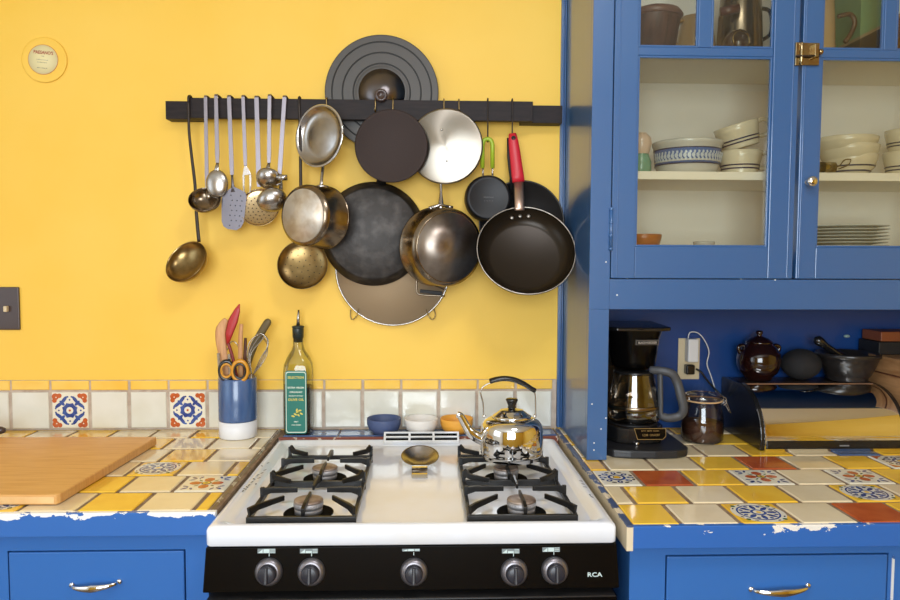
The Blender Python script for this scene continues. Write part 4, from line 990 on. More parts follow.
# three bowls on the ledge
def bowl(label, u, vb, w_px, h, m):
    c = at(u, vb, z=CT+.002); R = w_px/2*mpp(-.05); c.y = -.036-.006-.0; R = w_px/2*mpp(-.05)
    c = Vector((at(u, vb, y=-.058).x, -.0590, CT+.0015))
    r = thing('small_bowl', label, 'bowl', tuple(c), 'three small bowls behind the stove')
    MB().lathe([(0, .002), (R*.5, .002), (R*.52, 0), (R*.58, 0), (R*.64, .003), (R*.88, h*.28), (R*.985, h*.6), (R, h*.92), (R*.985, h), (R*.95, h*.985), (R*.90, h*.6), (R*.74, h*.25), (R*.5, .006), (0, .005)], T(c), 48).build('body', m, r)
    return r
bowl('small slate blue bowl on the tile ledge, leftmost of three', 384, 434, 34, .043, mat('blue_bowl_glaze', (70, 84, 122), .55))
bowl('small white bowl between the blue and the yellow bowls', 421, 434, 33.6, .042, mat('white_bowl_glaze', (226, 220, 212), .55))
bowl('small yellow bowl behind the kettle spout', 456.5, 434, 33, .042, mat('yellow_bowl_glaze', (230, 164, 60), .55))

# ------------------------------------------------------------------ kettle on the back right burner
kz = SZ+.0285; kp = at(511.5, 461, z=kz); kc = Vector((at(511.5, 440, y=-.398).x, -.398, kz)); KR = 31.5*mpp(kc.y)
kt = thing('kettle', 'polished steel kettle with a black grip standing on the back right burner', 'kettle', tuple(kc)); M = T(kc)
def Zk(v): return at(511, v, y=kc.y).z-kz
zs = Zk(423); zl_ = Zk(408.5); zn = Zk(398.5); q0 = zs+.015
MB().lathe([(0, 0), (KR*.80, 0), (KR*.90, .003), (KR*.965, .012), (KR*.99, .015), (KR*.975, .018), (KR*1.0, .024), (KR*1.005, .05), (KR*.99, zs-.010), (KR*.95, zs-.001), (KR*.86, zs+.007), (KR*.66, zs+.0135), (KR*.62, zs+.014), (KR*.61, zs+.0135), (0, zs+.013)], M, 72).build('body', chrome, kt)
ld = MB().lathe([(KR*.62, q0-.0005), (KR*.625, q0+.003), (KR*.56, q0+.005), (KR*.40, q0+(zl_-q0)*.7), (KR*.36, zl_-.003), (KR*.2, zl_-.001), (0, zl_)], M, 60).build('lid', chrome, kt)
MB().lathe([(0, zl_), (.008, zl_), (.010, zl_+.003), (.0085, zl_+.007), (.0135, zn-.005), (.0145, zn-.002), (.012, zn), (0, zn)], M, 30).build('lid_knob', black_pl, ld)
ky = kc.y
sp = smoothpath([at(485, 440, y=ky), at(477, 437, y=ky-.002), at(470, 432, y=ky-.004), at(465, 424, y=ky-.006), at(460.5, 416, y=ky-.008), at(457, 414.5, y=ky-.009)], 5)
N = len(sp); MB().tube(sp, [.0155-.0085*(i/(N-1))**.7 for i in range(N)], n=22).build('spout', chrome, kt)
for pts in (((483.5, 417), (483, 403), (480.5, 392), (484, 386), (491, 382.5)), ((535.5, 417), (535.5, 404), (535, 394), (533, 390))):
    MB().tube(smoothpath([at(u, v, y=ky) for u, v in pts], 5), .0016, n=8).build('handle_wire', steel, kt)
P = smoothpath([at(u, v, y=ky) for u, v in ((489.5, 381.5), (496, 379.5), (505, 378.5), (515, 380), (525, 384.5), (531, 388.5), (535.5, 391))], 5); N = len(P)
MB().ribbon(P, [.010]+[.0125]*(N-12)+[.0115]*10+[.009], [.012]+[.020]*(N-2)+[.012], n=16).build('grip', black_pl, kt)
for u in (484, 535): MB().ball(tuple(at(u, 416, y=ky)), .004, n=12).build('handle_lug', chrome, kt)

# spoon rest (a deep steel spoon shape with a strip handle)
Rr = 19*.00245; c = at(420, 457, z=SZ+.009); cz = SZ-.0110
sr = thing('spoon_rest', 'polished steel spoon rest with an arched strip handle on the white cooktop', 'spoon rest', (c.x, c.y, cz))
MS = Matrix.Translation((c.x, c.y, SZ+.012)) @ Matrix.Rotation(radians(17), 4, 'X') @ Matrix.Translation((0, 0, -.012))
MB().lathe([(0, -.0055), (Rr*.35, -.0045), (Rr*.66, .001), (Rr*.93, .0105), (Rr, .0125), (Rr*.985, .0135), (Rr*.92, .0118), (Rr*.64, .0024), (Rr*.34, -.0030), (0, -.004)], MS, 56).build('bowl', steel, sr)
f0 = MS @ Vector((0, -Rr*.93, .0118))
MB().ribbon(smoothpath([f0, (c.x, f0.y-.014, f0.z+.006), (c.x, f0.y-.036, f0.z+.006), (c.x, f0.y-.058, f0.z-.003), (c.x, f0.y-.066, cz+.0005)], 5), .036, .0014, (0, 0, 1)).build('handle', chrome, sr)

# ------------------------------------------------------------------ niche: coffee maker
cm = thing('coffee_maker', 'black drip coffee maker with a glass carafe in the niche', 'coffee maker', (.552, -.19, CT+.001)); z0 = CT+.001
bx0, bx1 = .447, .655
base = [(bx0, -.060), (bx0, -.296), (bx0+.012, -.316), (.500, -.328), (.560, -.332), (.615, -.328), (.645, -.312), (bx1, -.292), (bx1, -.060)]
MB().prism(base, z0, z0+.020).build('base_plate', mat('dark_grey_plastic', (30, 31, 35), .4), cm, bevel=.004, seg=3)
ccx, ccy = .536, -.205
MB().prism([(.468, -.065), (.468, -.225), (.482, -.258), (.510, -.272), (.570, -.272), (.598, -.258), (.612, -.225), (.612, -.065)], z0+.0205, z0+.062).build('lower_body', black_pl, cm, bevel=.005, seg=3)
MB().box((.462, -.110, z0+.0625), (.612, -.060, z0+.235)).build('water_tank', black_pl, cm, bevel=.008)
ztop = at(645, 327, y=-.20).z; zbm = at(645, 367, y=-.20).z
hm = MB().lathe([(0, zbm), (.050, zbm), (.058, zbm+.006), (.066, ztop-.030), (.074, ztop-.006), (.076, ztop), (.070, ztop+.003), (0, ztop+.004)], T((ccx+.007, -.185, 0)), 48, sy=1.0)
hd = hm.build('brew_basket', blk_gloss, cm)
MB().box((.470, -.150, zbm+.004), (.612, -.060, ztop-.004)).build('housing', black_pl, cm, bevel=.01)
MB().prism([(.462, -.062), (.462, -.235), (.480, -.258), (.590, -.262), (.622, -.245), (.630, -.062)], ztop-.006, ztop+.004).build('top_lid', black_pl, cm, bevel=.003)
p = at(648.5, 343, y=-.262); Mp = frame((p.x, -.252, p.z), (.06, -1, -.12))
pl = MB().box((-.030, -.0065, -.006), (.030, .0065, .0012), 0, Mp).build('brand_plate', mat('grey_badge', (120, 116, 112), .35, .6), cm, bevel=.001)
mb = MB(); mb.box((-.028, -.0048, .0013), (.028, .0048, .0016), 0, Mp); pb = mb.build('badge_field', black_mt, pl)
mb = MB(); text_mb(mb, 'BLACK+DECKER', .0078, Mp @ Matrix.Translation((0, -.0002, .0018)), 0, .0002, True, 1, .84); mb.build('brand_letters', mat('badge_letters', (190, 186, 180), .4, .4), pb)
# control panel trapezoid
p = at(650, 434, y=-.274); Mc = frame((p.x, -.2735, p.z), (0, -1, .12)); wt, wb_, hp = .040, .032, .0135
MB().prism([(-wb_, -hp), (wt*.8, -hp), (wt, -hp*.4), (wt, hp), (-wt, hp)], 0, .001, Mc).build('control_panel', blk_gloss, cm)
gold = mat('gold_line', (168, 140, 84), .35, .7); mb = MB(); o_ = [(-wb_, -hp), (wt*.8, -hp), (wt, -hp*.4), (wt, hp), (-wt, hp)]
for i in range(5):
    a, b = o_[i], o_[(i+1) % 5]; mb.ribbon([(a[0], a[1], .0015), (b[0], b[1], .0015)], .0011, .0006, (0, 0, 1), M=Mc)
text_mb(mb, 'AUTO  BREW  CLEAN', .0052, Mc @ Matrix.Translation((0, .0075, .0014)), 0, .0001, False, 1, .9); text_mb(mb, '12:00  ON/OFF', .0078, Mc @ Matrix.Translation((.002, -.003, .0014)), 0, .0001, False, 1, .9)
mb.build('panel_print', gold, cm)
MB().lathe([(.0055, 0), (.0055, .003), (.0035, .0045), (0, .0045), (0, 0)], frame(tuple(at(637, 444, y=-.276)), (0, -1, 0)), 18).build('switch', steel, cm)
# carafe
cy_, cx_ = -.205, .541
zc0 = z0+.0635; zc1 = at(645, 369, y=cy_).z; hC = zc1-zc0
MB().lathe([(0, z0+.0625), (.060, z0+.0625), (.062, z0+.0632), (0, z0+.0635)], T((cx_, cy_, 0)), 40).build('hot_plate', black_mt, cm)
cg = glass('carafe_glass', (214, 206, 196), .14)
ca = thing('coffee_carafe', 'glass coffee carafe with a grey handle on the coffee maker hot plate', 'carafe', (cx_, cy_, zc0)); M = T((cx_, cy_, zc0))
MB().lathe([(0, .001), (.056, .001), (.066, .010), (.071, .030), (.070, .046), (.062, .075), (.053, hC*.80), (.050, hC*.93)], M, 56).build('glass_body', cg, ca)
MB().lathe([(.070, .040), (.0718, .041), (.0712, .050), (.0696, .051)], M, 56, closed=True).build('steel_band', steel_side, ca)
MB().lathe([(0, hC*.93), (.052, hC*.93), (.053, hC*.96), (.048, hC-.002), (0, hC-.001)], M, 48).build('lid', black_pl, ca)
P = smoothpath([Vector(q_) for q_ in (at(650, 370, y=cy_-.03), at(662, 371, y=cy_-.045), at(672, 374, y=cy_-.05), at(677, 382, y=cy_-.05), at(681, 396, y=cy_-.055), at(683.5, 409, y=cy_-.055), at(679, 416, y=cy_-.05), at(668, 418, y=cy_-.048), at(661, 414, y=cy_-.045), at(660.5, 400, y=cy_-.045), at(660, 374, y=cy_-.042))], 5); NN = len(P)
MB().ribbon(P, [.020+.004*sin(pi*min(1, i/(NN*.8))) if i < NN*.78 else .013 for i in range(NN)], .018, n=12).build('handle', mat('charcoal_handle', (66, 68, 72), .45), ca)

# jar
jp = at(705.5, 445.5, z=CT+.001); RJ = .0535; jc = Vector((jp.x+.011, jp.y+RJ, CT+.0012)); hJ = at(705, 398, y=jc.y).z-jc.z
jr = thing('glass_jar', 'clip top glass jar of brown powder beside the coffee maker', 'jar', tuple(jc)); M = T(jc, pi/8)
jg = glass('jar_glass', (226, 220, 214), .07)
MB().lathe([(0, .001), (RJ*.92, .001), (RJ*1.02, .008), (RJ*1.04, hJ*.35), (RJ*1.0, hJ*.62), (RJ*.90, hJ*.80), (RJ*.86, hJ*.88), (RJ*.90, hJ*.92), (RJ*.90, hJ*.945)], M, 48, sx=1, sy=1).build('glass_body', jg, jr)
MB().lathe([(0, .005), (RJ*.93, .005), (RJ*.97, .02), (RJ*.97, hJ*.45), (0, hJ*.50)], M, 40).build('brown_powder', mat('ground_cocoa', (96, 62, 46), .8, noise=(60, (70, 42, 32), .4, .7)), jr)
MB().lathe([(RJ*.88, hJ*.945), (RJ*.95, hJ*.95), (RJ*.95, hJ*.975), (RJ*.88, hJ*.98)], M, 48, closed=True).build('rubber_seal', mat('cream_rubber', (206, 168, 122), .5), jr)
ljd = MB().lathe([(RJ*.90, hJ*.985), (RJ*.93, hJ*1.0), (RJ*.92, hJ*1.07), (RJ*.80, hJ*1.11), (RJ*.74, hJ*1.10), (0, hJ*1.06)], M, 48).build('glass_lid', jg, jr)
mb = MB(); e = Vector((jc.x+RJ*.9, jc.y-.012, jc.z))
for dy in (-.008, .008):
    mb.tube(smoothpath([(e.x, e.y+dy, e.z+hJ*.86), (e.x+.008, e.y+dy, e.z+hJ*.92), (e.x+.006, e.y+dy, e.z+hJ*1.03), (e.x+.002, e.y+dy, e.z+hJ*1.05)], 4), .0013, n=6)
    mb.tube(smoothpath([(e.x+.005, e.y+dy, e.z+hJ*.98), (e.x+.012, e.y+dy, e.z+hJ*.86), (e.x+.022, e.y+dy*.6, e.z+hJ*.68)], 4), .0013, n=6)
mb.tube([(e.x+.022, e.y-.005, e.z+hJ*.68), (e.x+.022, e.y+.005, e.z+hJ*.68)], .0013, n=6); mb.build('wire_clip', steel, jr)

# outlet with adapter and plug
yo = -.012
a, b = at(677, 379, y=yo), at(699.5, 338, y=yo); ol = thing('wall_outlet', 'ivory wall outlet plate on the blue back of the niche', 'outlet', ((a.x+b.x)/2, yo, (a.z+b.z)/2))
MB().box((a.x, yo-.006, a.z), (b.x, yo-.0002, b.z)).build('outlet_plate', ivory, ol, bevel=.002)
a, b = at(683.5, 361, y=yo-.006), at(699.5, 337.5, y=yo-.03); ad = thing('power_adapter', 'white power adapter plugged into the top of the outlet', 'power adapter', ((a.x+b.x)/2, yo-.02, a.z))
MB().box((a.x+.002, yo-.036, a.z), (b.x-.003, yo-.0065, b.z-.004)).build('adapter_body', whiteplastic, ad, bevel=.004, seg=3)
MB().tube(smoothpath([at(688, 339, y=yo-.02), at(690, 332.5, y=yo-.02), at(698, 333, y=yo-.02), at(705, 341, y=yo-.018), at(709, 352, y=yo-.014), at(707, 364, y=yo-.012), at(711, 376, y=yo-.012), (at(716, 392, y=yo-.012))], 6), .0016, n=8).build('cord', whiteplastic, ad)
a, b = at(683.5, 373.5, y=yo-.006), at(696.5, 365, y=yo-.03); pgl = thing('power_plug', 'black plug with its cord in the lower half of the outlet', 'plug', ((a.x+b.x)/2, yo-.02, (a.z+b.z)/2))
MB().box((a.x, yo-.030, a.z), (b.x-.003, yo-.0065, b.z)).build('plug_body', black_pl, pgl, bevel=.004)
MB().tube(smoothpath([at(696, 369, y=yo-.022), at(701, 372, y=yo-.025), at(707, 380, y=yo-.028), at(715, 389, y=yo-.03), at(722, 396, y=yo-.034)], 5), .003, n=8).build('cord', black_pl, pgl)
p = at(846, 336, y=yo); MB().lathe([(0, 0), (.0045, 0), (.0055, .004), (.003, .010), (0, .010)], frame(tuple(p)) , 12, sx=1.8, sy=.9).build('wall_anchor', mat('pale_anchor', (150, 176, 172), .5), label='pale plastic wall anchor in the blue niche back above the mortar', cat='wall anchor', loc=tuple(p))

# bread box
BX0, BX1 = .853, 1.235
bb = thing('bread_box', 'roll top chrome bread box with black end panels on the right counter', 'bread box', ((BX0+BX1)/2, -.15, CT+.001)); z0 = CT+.0015
hB = .150
def bbprof(s=1., o=0.):
    pts = [(-.014, o), (-.014, hB-.004-o), (-.018-o*.2, hB-o), (-.130, hB-o)]
    for k in range(1, 13):
        a = pi/2*k/12; pts.append((-.130-(.135-o)*sin(a)**1.0*1.0, .028+(hB-.028-o)*cos(a)))
    pts.append((-.262+o, o)); return pts
MX = Matrix(((0,0,1,0),(1,0,0,0),(0,1,0,z0),(0,0,0,1)))     # local x->world y, local y->world z, local z->world x
for xa_, xb2 in ((BX0, BX0+.012), (BX1-.012, BX1)):
    e_ = MB().prism(bbprof(), xa_, xb2, MX).build('end_panel', black_pl, bb, bevel=.002)
pr = bbprof()[3:]
mb = MB(); vs = []; N = len(pr)
for x in (BX0+.0125, BX1-.0125):
    vs += [(x, y, z0+z) for y, z in pr]+[(x, y+.003, z0+z-.003) for y, z in pr]
fs = []
for i in range(N-1):
    fs += [(i, i+1, 2*N+i+1, 2*N+i), (N+i+1, N+i, 3*N+i, 3*N+i+1)]
fs += [(0, N, 3*N, 2*N), (N-1, 2*N-1, 4*N-1, 3*N-1)]
mb.add(vs, fs, 0, True); mb.build('roll_lid', chrome, bb)
mb = MB(); mb.ribbon([(BX0+.0125-.0006, y-.0006 if i else y, z0+z+.0006) for i, (y, z) in enumerate(pr)], .004, .003, (1, 0, 0)); mb.build('chrome_trim', chrome, bb)
MB().box((BX0+.0125, -.135, z0+hB-.012), (BX1-.0125, -.028, z0+hB)).build('top_board', mat('brown_black_top', (56, 44, 40), .3), bb)
MB().box((BX0+.0125, -.1375, z0+hB-.004), (BX1-.0125, -.1355, z0+hB+.0012)).build('top_edge', mat('copper_edge', (150, 116, 92), .35, .5), bb)
hb = MB().box((BX0+.014, -.2665, z0+.004), (BX1-.014, -.250, z0+.026)).build('front_bar', black_pl, bb, bevel=.002)
mb = MB(); p = at(844.5, 443.5, y=-.267); Mb = frame((p.x, -.2668, z0+.013)); mb.box((-.0125, -.0018, 0), (.0125, .0018, .0004), 0, Mb); mb.build('logo', mat('logo_grey', (120, 120, 120), .4), hb)
MB().box((BX0+.0125, -.250, z0), (BX1-.0125, -.032, z0+.004)).build('bottom', steel_dull, bb); MB().box((BX0+.0125, -.034, z0+.004), (BX1-.0125, -.031, z0+hB-.012)).build('back', black_pl, bb)
ZS = z0+hB+.0015                   # top of the bread box
# lidded brown pot
c = at(758, 378, y=-.085); RT = 21.5*mpp(-.085); c = Vector((c.x, -.085, ZS)); hT = at(758, 343, y=-.085).z-ZS
tp = thing('bean_pot', 'dark brown glazed round pot with a knobbed lid on the bread box', 'pot', tuple(c)); M = T(c)
brn = mat('dark_brown_glaze', (32, 13, 10), .10, coat=.6)
MB().lathe([(0, .001), (RT*.55, .001), (RT*.60, .006), (RT*.62, .010), (RT*.85, hT*.22), (RT*.98, hT*.42), (RT, hT*.56), (RT*.94, hT*.74), (RT*.78, hT*.90), (RT*.62, hT*.97), (RT*.60, hT)], M, 56).build('body', brn, tp)
lt = MB().lathe([(RT*.60, hT), (RT*.63, hT+.002), (RT*.60, hT+.005), (RT*.40, hT+.014), (RT*.14, hT+.019), (RT*.11, hT+.022), (RT*.17, hT+.028), (RT*.15, hT+.034), (0, hT+.036)], M, 44).build('lid', brn, tp)
for s_ in (-1, 1):
    MB().tube(smoothpath([(c.x+s_*RT*.86, c.y, c.z+hT*.68), (c.x+s_*RT*.98, c.y, c.z+hT*.88), (c.x+s_*RT*.80, c.y, c.z+hT*.94), (c.x+s_*RT*.68, c.y, c.z+hT*.90)], 5), .0055, n=12).build('ear', brn, tp)
# matte black stone
c = at(801, 365, y=-.08); Rk = 17.5*mpp(-.08); MB().ball((c.x, -.08, ZS+Rk*.90+.0006), Rk, sx=1.12, sy=1, sz=.90, n=40).build('round_stone', mat('matte_black_stone', (26, 25, 26), .85, noise=(30, (34, 32, 34), .4, .7)), label='matte black rounded stone bowl standing between the brown pot and the mortar', cat='stone', loc=(c.x, -.08, ZS))
# mortar and pestle
c = at(845, 380, y=-.088); c = Vector((c.x+.004, -.0895, ZS)); RM = 31*mpp(-.088)*.98; hM = at(845, 352, y=-.088).z-ZS
mo = thing('mortar', 'heavy dark grey stone mortar bowl on the bread box', 'mortar', tuple(c)); M = T(c)
gst = mat('dark_grey_stoneware', (40, 36, 35), .32, coat=.3, noise=(30, (28, 26, 25), .4, .7))
MB().lathe([(0, .0005), (RM*.60, .0005), (RM*.64, .004), (RM*.63, .010), (RM*.72, .018), (RM*.88, hM*.60), (RM*.93, hM*.82), (RM*1.0, hM*.86), (RM*1.0, hM*.97), (RM*.97, hM), (RM*.88, hM*.98), (RM*.78, hM*.6), (RM*.5, .018), (0, .014)], M, 64).build('bowl', gst, mo)
a, b = at(815, 338, y=-.105), Vector((c.x+.004, c.y, ZS+hM*.62)); P = [a.lerp(b, t) for t in (0, .06, .14, .3, .6, .9, 1)]
MB().tube(P, [.004, .0125, .0135, .0095, .0105, .016, .010], n=20).build('pestle', mat('black_pestle', (26, 25, 26), .22, coat=.4), label='black pestle leaning out of the dark mortar', cat='pestle', loc=tuple(b))
# wooden crate and boxes to the right
wc = thing('wooden_crate', 'pale wooden crate at the right end of the niche beside the bread box', 'crate', (1.36, -.15, CT+.001)); zt_c = at(877, 351, y=-.03).z
MB().box((1.246, -.270, CT+.0015), (1.55, -.020, zt_c)).build('crate_body', wood_c, wc, bevel=.004)
MB().box((1.2445, -.268, zt_c-.048), (1.2465, -.022, zt_c-.044)).build('side_groove', wood_d, wc)
q = zt_c+.001; xk = at(872, 345, y=-.115).x
zz1 = at(873, 341.5, y=-.10).z; zz2 = at(875, 331.5, y=-.10).z
MB().box((max(xk, 1.249), -.115, q), (1.48, -.022, zz1)).build('storage_box', black_mt, label='black flat box on top of the pale wooden crate', cat='box', bevel=.002, loc=(1.34, -.07, q))
MB().box((max(xk, 1.249)+.008, -.110, zz1+.001), (1.46, -.024, zz2)).build('storage_box', mat('red_brown_box', (132, 70, 36), .5), label='red brown flat box on top of the black box', cat='box', bevel=.002, loc=(1.33, -.07, zz1+.001))

# ------------------------------------------------------------------ inside the glass cabinet
stone = mat('cream_stoneware', (222, 208, 180), .25, coat=.4); stripe = mat('navy_stripe', (38, 48, 84), .3)
def lathe_item(name, label, cat, u, y, z, prof, m, group=None, n=44, M=None, part='body'):
    c = Vector((at(u, 160, y=y).x, y, z)); r = thing(name, label, cat, tuple(c), group)
    o = MB().lathe(prof, M or T(c), n).build(part, m, r); return r, o, c
def bowlp(R, h, foot=.55, t=.004): return [(0, .002), (R*foot*.9, .002), (R*foot*.94, 0), (R*foot, 0), (R*foot, .004), (R*.86, h*.35), (R*.97, h*.75), (R, h), (R-t*.5, h+.001), (R-t, h-.001), (R*.95-t, h*.72), (R*.84-t, h*.36), (R*foot*.8, .008), (0, .007)]
def bands(o, M, rs, m=stripe, name='stripe'):
    for (r1, za_, r2, zb2) in rs: MB().lathe([(r1-.002, za_), (r1+.0006, za_), (r2+.0006, zb2), (r2-.002, zb2)], M, 44, closed=True).build(name, m, o)
zS = zs1+.001
R = 34.5*mpp(-.21); h = at(687, 142, y=-.21-R*.0).z-zS
r, o, c = lathe_item('mixing_bowl', 'cream bowl with a wide blue floral band on the middle shelf', 'bowl', 687, -.195, zS, [(0, .002), (R*.72, .002), (R*.76, 0), (R*.80, .002), (R*.86, .012), (R*.92, h*.35), (R*.96, h*.85), (R*1.0, h*.90), (R*1.0, h*.98), (R*.98, h), (R*.94, h*.98), (R*.90, h*.5), (R*.8, .012), (0, .008)], mat('pale_stoneware', (206, 202, 194), .2, coat=.5))
bands(o, T(c), [(R*.905, h*.28, R*.950, h*.72)], mat('blue_band', (92, 118, 172), .25, coat=.4), 'blue_band')
bands(o, T(c), [(R*.91, h*.26, R*.912, h*.29), (R*.951, h*.72, R*.955, h*.75)], stripe)
mb = MB(); random.seed(3)
for k in range(26):
    a = -pi+.05+k*pi/25.5; Rb = R*.928+.0016
    for (dz, s_) in ((0, .0062), (.008, .004), (-.008, .004)):
        aa = a+(.03 if dz else 0); p = Vector((c.x+(Rb+dz*.18)*cos(aa), c.y+(Rb+dz*.18)*sin(aa), c.z+h*.5+dz)); mb.prism(circ(s_, 7, 0, 0, .7, 1), 0, .0006, frame(p, (cos(aa), sin(aa), 0)))
mb.build('floral_motif', mat('motif_pale', (200, 206, 212), .3), o)
def soup_mug(label, u, y, z, Rm, hm, tilt=None, grp='striped soup mugs'):
    c = Vector((at(u, 160, y=y).x, y, z)); r = thing('soup_mug', label, 'mug', tuple(c), grp)
    M = T(c) if tilt is None else T(c) @ tilt
    o = MB().lathe(bowlp(Rm, hm, .80), M, 44).build('cup', stone, r)
    for f0 in (.22, .36):
        rr = lambda f: Rm*(.86+.11*(f-.35)/.4) if f > .35 else Rm*(.80+.06*f/.35)
        MB().lathe([(rr(f0)-.001, hm*f0), (rr(f0)+.0012, hm*f0), (rr(f0+.05)+.0012, hm*(f0+.055)), (rr(f0)-.001, hm*(f0+.055))], M, 44, closed=True).build('stripe', stripe, o)
    hp = smoothpath([(Rm*.9, 0, hm*.88), (Rm*1.25, 0, hm*.92), (Rm*1.42, 0, hm*.62), (Rm*1.25, 0, hm*.30), (Rm*.88, 0, hm*.28)], 5)
    MB().tube(hp, .0055, n=12, M=M @ Matrix.Rotation(-.25, 4, 'Z')).build('handle', stone, r); return c
Rm = 21*mpp(-.2)
soup_mug('striped cream soup mug with handle, lower of two left of the door stile', 740, -.20, zS, Rm, .060)
soup_mug('striped cream soup mug tilted on top of the other mug', 741, -.20, zS+.064, Rm*1.02, .060, Matrix.Translation((.0, 0, .006)) @ Matrix.Rotation(radians(-16), 4, 'Y'))
r, o, c = lathe_item('shaker', 'pear shaped shaker, pink above and green below, at the left end of the shelf', 'shaker', 641, -.20, zS, [(0, 0), (.022, 0), (.026, .006), (.026, .032), (.020, .048), (.019, .052)], mat('green_glaze', (116, 160, 134), .3, coat=.3))
MB().lathe([(.019, .0525), (.022, .062), (.026, .078), (.024, .094), (.012, .106), (0, .108)], T(c), 32).build('top', mat('pink_cream_glaze', (218, 190, 170), .3, coat=.3), r)
# nested bowls right
zz = zS
for i, (lb, u, Rb, hb_, nst) in enumerate((('striped cream bowl at the bottom of the right hand stack', 850, 25, .052, 2), ('cream bowl with one navy stripe in the middle of the right hand stack', 848, 28, .050, 1), ('plain cream bowl on top of the right hand stack', 845, 29.5, .046, 0))):
    Rb *= mpp(-.2); r, o, c = lathe_item('cereal_bowl', lb, 'bowl', u, -.20, zz, bowlp(Rb, hb_, .62), stone, 'cream bowls stacked on the middle shelf')
    for k in range(nst):
        f0 = (.16, .40)[k] if nst == 2 else .12; ra = Rb*(.62+.24*min(f0/.35, 1)+(.11*(f0-.35)/.4 if f0 > .35 else 0))
        MB().lathe([(ra-.001, hb_*f0), (ra+.0014, hb_*f0), (ra+.0026, hb_*(f0+.07)), (ra-.001, hb_*(f0+.07))], T(c), 44, closed=True).build('stripe', stripe, o)
    zz += .024 if i else .026
soup_mug('striped cream soup mug at the bottom of the far right stack', 905, -.20, zS, Rm*.95, .062); 
soup_mug('striped cream soup mug on top of the far right stack', 906, -.20, zS+.0635, Rm*.95, .055)
c = at(830, 170, y=-.262); r = thing('tea_strainer', 'small brass and black strainer with a wire loop in front of the cream bowls', 'strainer', (c.x, -.262, zS))
a_, b_ = Vector((c.x-.050, -.262, zS+.014)), Vector((c.x+.012, -.262, zS+.015))
MB().ribbon([a_, b_], .026, .022, n=16).build('brass_body', brass_b, r); MB().ribbon([a_.lerp(b_, .05), a_.lerp(b_, .55)], .027, .023, n=16).build('black_grip', black_mt, r)
MB().tube(smoothpath([b_, b_+Vector((.012, 0, .004)), b_+Vector((.024, 0, .018)), b_+Vector((.040, 0, .019)), b_+Vector((.034, 0, .006)), b_+Vector((.010, 0, -.004))], 5), .0015, n=6).build('wire_loop', steel_side, r)
# bottom of the cabinet
zF = z_floor+.001
pl_m = mat('pale_blue_grey_plate', (206, 208, 204), .2, coat=.4)
for k in range(8):
    c = Vector((at(843, 235, y=-.165).x, -.165, zF+k*.0085)); Rp_ = .108-.0015*(k % 3)
    lb = ('pale dinner plate at the bottom of the plate stack', 'second plate from the bottom of the pale plate stack', 'third plate from the bottom of the pale plate stack', 'fourth plate from the bottom of the pale plate stack', 'fourth plate from the top of the pale plate stack', 'third plate from the top of the pale plate stack', 'second plate from the top of the pale plate stack', 'pale dinner plate on top of the plate stack')[k]
    MB().lathe([(0, .0005), (Rp_*.6, .0005), (Rp_*.64, .0022), (Rp_*.95, .0062), (Rp_, .0078), (Rp_*.99, .0085), (Rp_*.94, .0080), (Rp_*.64, .0045), (0, .004)], T(c), 48).build('dinner_plate', pl_m, label=lb, cat='plate', group='plates stacked in the cabinet', loc=tuple(c))
lathe_item('small_bowl', 'orange brown small bowl at the left of the cabinet bottom', 'bowl', 645, -.20, zF, bowlp(.046, .042, .5), mat('amber_bowl', (176, 104, 56), .3, coat=.3))
lathe_item('glass_dish', 'small pale glass dish on the cabinet bottom', 'dish', 706, -.20, zF, bowlp(.027, .024, .6, .002), mat('milky_glass', (200, 196, 190), .15, coat=.4))
# top shelf
zU = zs2+.001
def ZU(v, y=-.2): return at(700, v, y=y).z
R = .068
r, o, c = lathe_item('wooden_tub', 'dark wooden staved tub with a flared lid at the left of the top shelf', 'tub', 652, -.21, zU, [(0, 0), (R*.72, 0), (R*.92, .085), (R*.94, .088), (0, .09)], mat('dark_staves', (92, 62, 54), .45, noise=(3, (70, 46, 40), .45, .6, (30, 30, 1))))
MB().lathe([(R*.94, .0885), (R*1.02, .094), (R*.9, .106), (R*.5, .116), (0, .118)], T(c), 44).build('lid', mat('brown_lid', (112, 78, 68), .4), r)
c2 = Vector((at(696, 20, y=-.11).x, -.11, zU)); r = thing('ceramic_pitcher', 'tan ceramic pitcher between the wooden tub and the metal coffee pot', 'pitcher', tuple(c2)); tan = mat('tan_glaze', (190, 156, 112), .2, coat=.5)
MB().lathe([(0, 0), (.040, 0), (.046, .01), (.052, .05), (.046, .09), (.040, .108), (.044, .125), (.041, .126), (.036, .108), (0, .1)], T(c2), 40).build('body', tan, r)
MB().tube(smoothpath([(c2.x-.040, c2.y-.01, zU+.115), (c2.x-.066, c2.y-.012, zU+.112), (c2.x-.075, c2.y-.012, zU+.075), (c2.x-.050, c2.y-.01, zU+.045)], 5), .006).build('handle', tan, r)
c3 = Vector((at(740, 20, y=-.17).x, -.17, zU)); r = thing('coffee_pot', 'tall steel stovetop coffee pot with a brown grip on the top shelf', 'coffee pot', tuple(c3))
MB().lathe([(0, 0), (.056, 0), (.058, .004), (.054, .10), (.048, .19), (.044, .20), (0, .205)], T(c3), 44).build('body', steel_side, r)
MB().ribbon([(c3.x-.075, c3.y-.056, ZU(15)), (c3.x-.030, c3.y-.062, ZU(12))], .022, .016, n=12).build('side_grip', mat('brown_grip', (88, 52, 42), .35), r)
MB().tube(smoothpath([(c3.x+.052, c3.y-.01, zU+.13), (c3.x+.075, c3.y-.01, zU+.12), (c3.x+.078, c3.y-.01, zU+.07), (c3.x+.055, c3.y-.01, zU+.05)], 5), .005).build('handle', black_pl, r)
c4 = at(740, 36, y=-.262); c4.z = zU+.027; r = thing('dark_cup', 'dark brown cup lying on its side in front of the coffee pot', 'cup', tuple(c4)); M4 = frame((c4.x, -.235, c4.z), (.25, -1, 0))
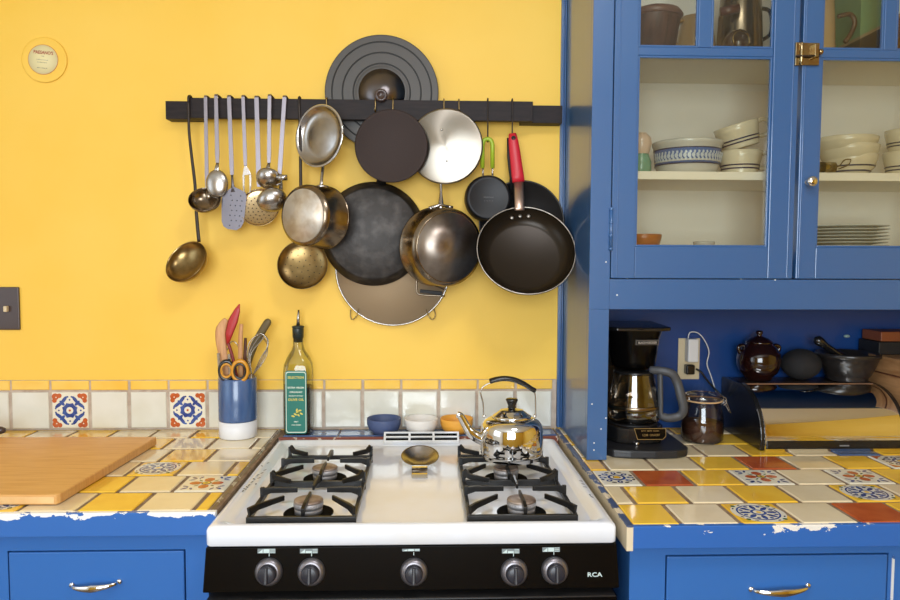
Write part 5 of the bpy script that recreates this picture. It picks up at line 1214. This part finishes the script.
MB().lathe([(0, -.020), (.020, -.020), (.027, .0), (.0255, .022), (.023, .022), (.022, .0), (0, -.014)], M4, 40, sx=1.15).build('body', mat('dark_brown_cup', (72, 50, 38), .25, coat=.3), r); MB().torus(.0205, .0018, M4 @ Matrix.Translation((0, 0, .0225)), n=36, sx=1.15).build('rim', brass, r)
c5 = Vector((at(822, 20, y=-.17).x-.01, -.17, zU)); r = thing('jug', 'tan jug with a curved brown handle at the left of the right hand top pane', 'jug', tuple(c5))
MB().lathe([(0, 0), (.040, 0), (.043, .006), (.040, .10), (.036, .18), (0, .18)], T(c5), 40).build('body', tan, r)
P = smoothpath([(c5.x+.034, c5.y-.03, zU+.105), (c5.x+.062, c5.y-.035, zU+.110), (c5.x+.076, c5.y-.035, zU+.090), (c5.x+.066, c5.y-.035, zU+.060), (c5.x+.052, c5.y-.035, zU+.040)], 5); MB().ribbon(P, .012, .012, n=12).build('handle', mat('brown_horn', (92, 66, 44), .35), r)
xg = at(856, 20, y=-.19).x; r = thing('tin_canister', 'green tin canister with a dark slanted base on the top shelf', 'tin', (xg+.05, -.15, zU))
MB().prism([(0, .055), (.085, .098), (.085, .24), (0, .24)], .02, .16, Matrix(((1,0,0,xg),(0,0,-1,-.05),(0,1,0,zU),(0,0,0,1)))).build('green_body', mat('sage_green_tin', (120, 150, 104), .35), r)
MB().prism([(0, 0), (.085, 0), (.085, .090), (0, .047)], .02, .16, Matrix(((1,0,0,xg),(0,0,-1,-.05),(0,1,0,zU),(0,0,0,1)))).build('dark_base', mat('dark_brown_tin', (54, 42, 36), .4), r)
MB().prism([(0, .047), (.085, .090), (.085, .098), (0, .055)], .018, .162, Matrix(((1,0,0,xg),(0,0,-1,-.05),(0,1,0,zU),(0,0,0,1)))).build('slanted_band', mat('tan_band', (150, 130, 100), .4), r)
r = thing('wooden_box', 'brown wooden box at the far right of the top shelf', 'box', (at(905, 20, y=-.19).x+.03, -.13, zU)); xw = at(893, 20, y=-.19).x
MB().box((xw, -.21, zU), (xw+.15, -.06, zU+.10)).build('box_body', wood_d, r, bevel=.002)
MB().box((xw-.002, -.212, zU+.101), (xw+.152, -.058, zU+.112)).build('lid', wood_c, r, bevel=.002)
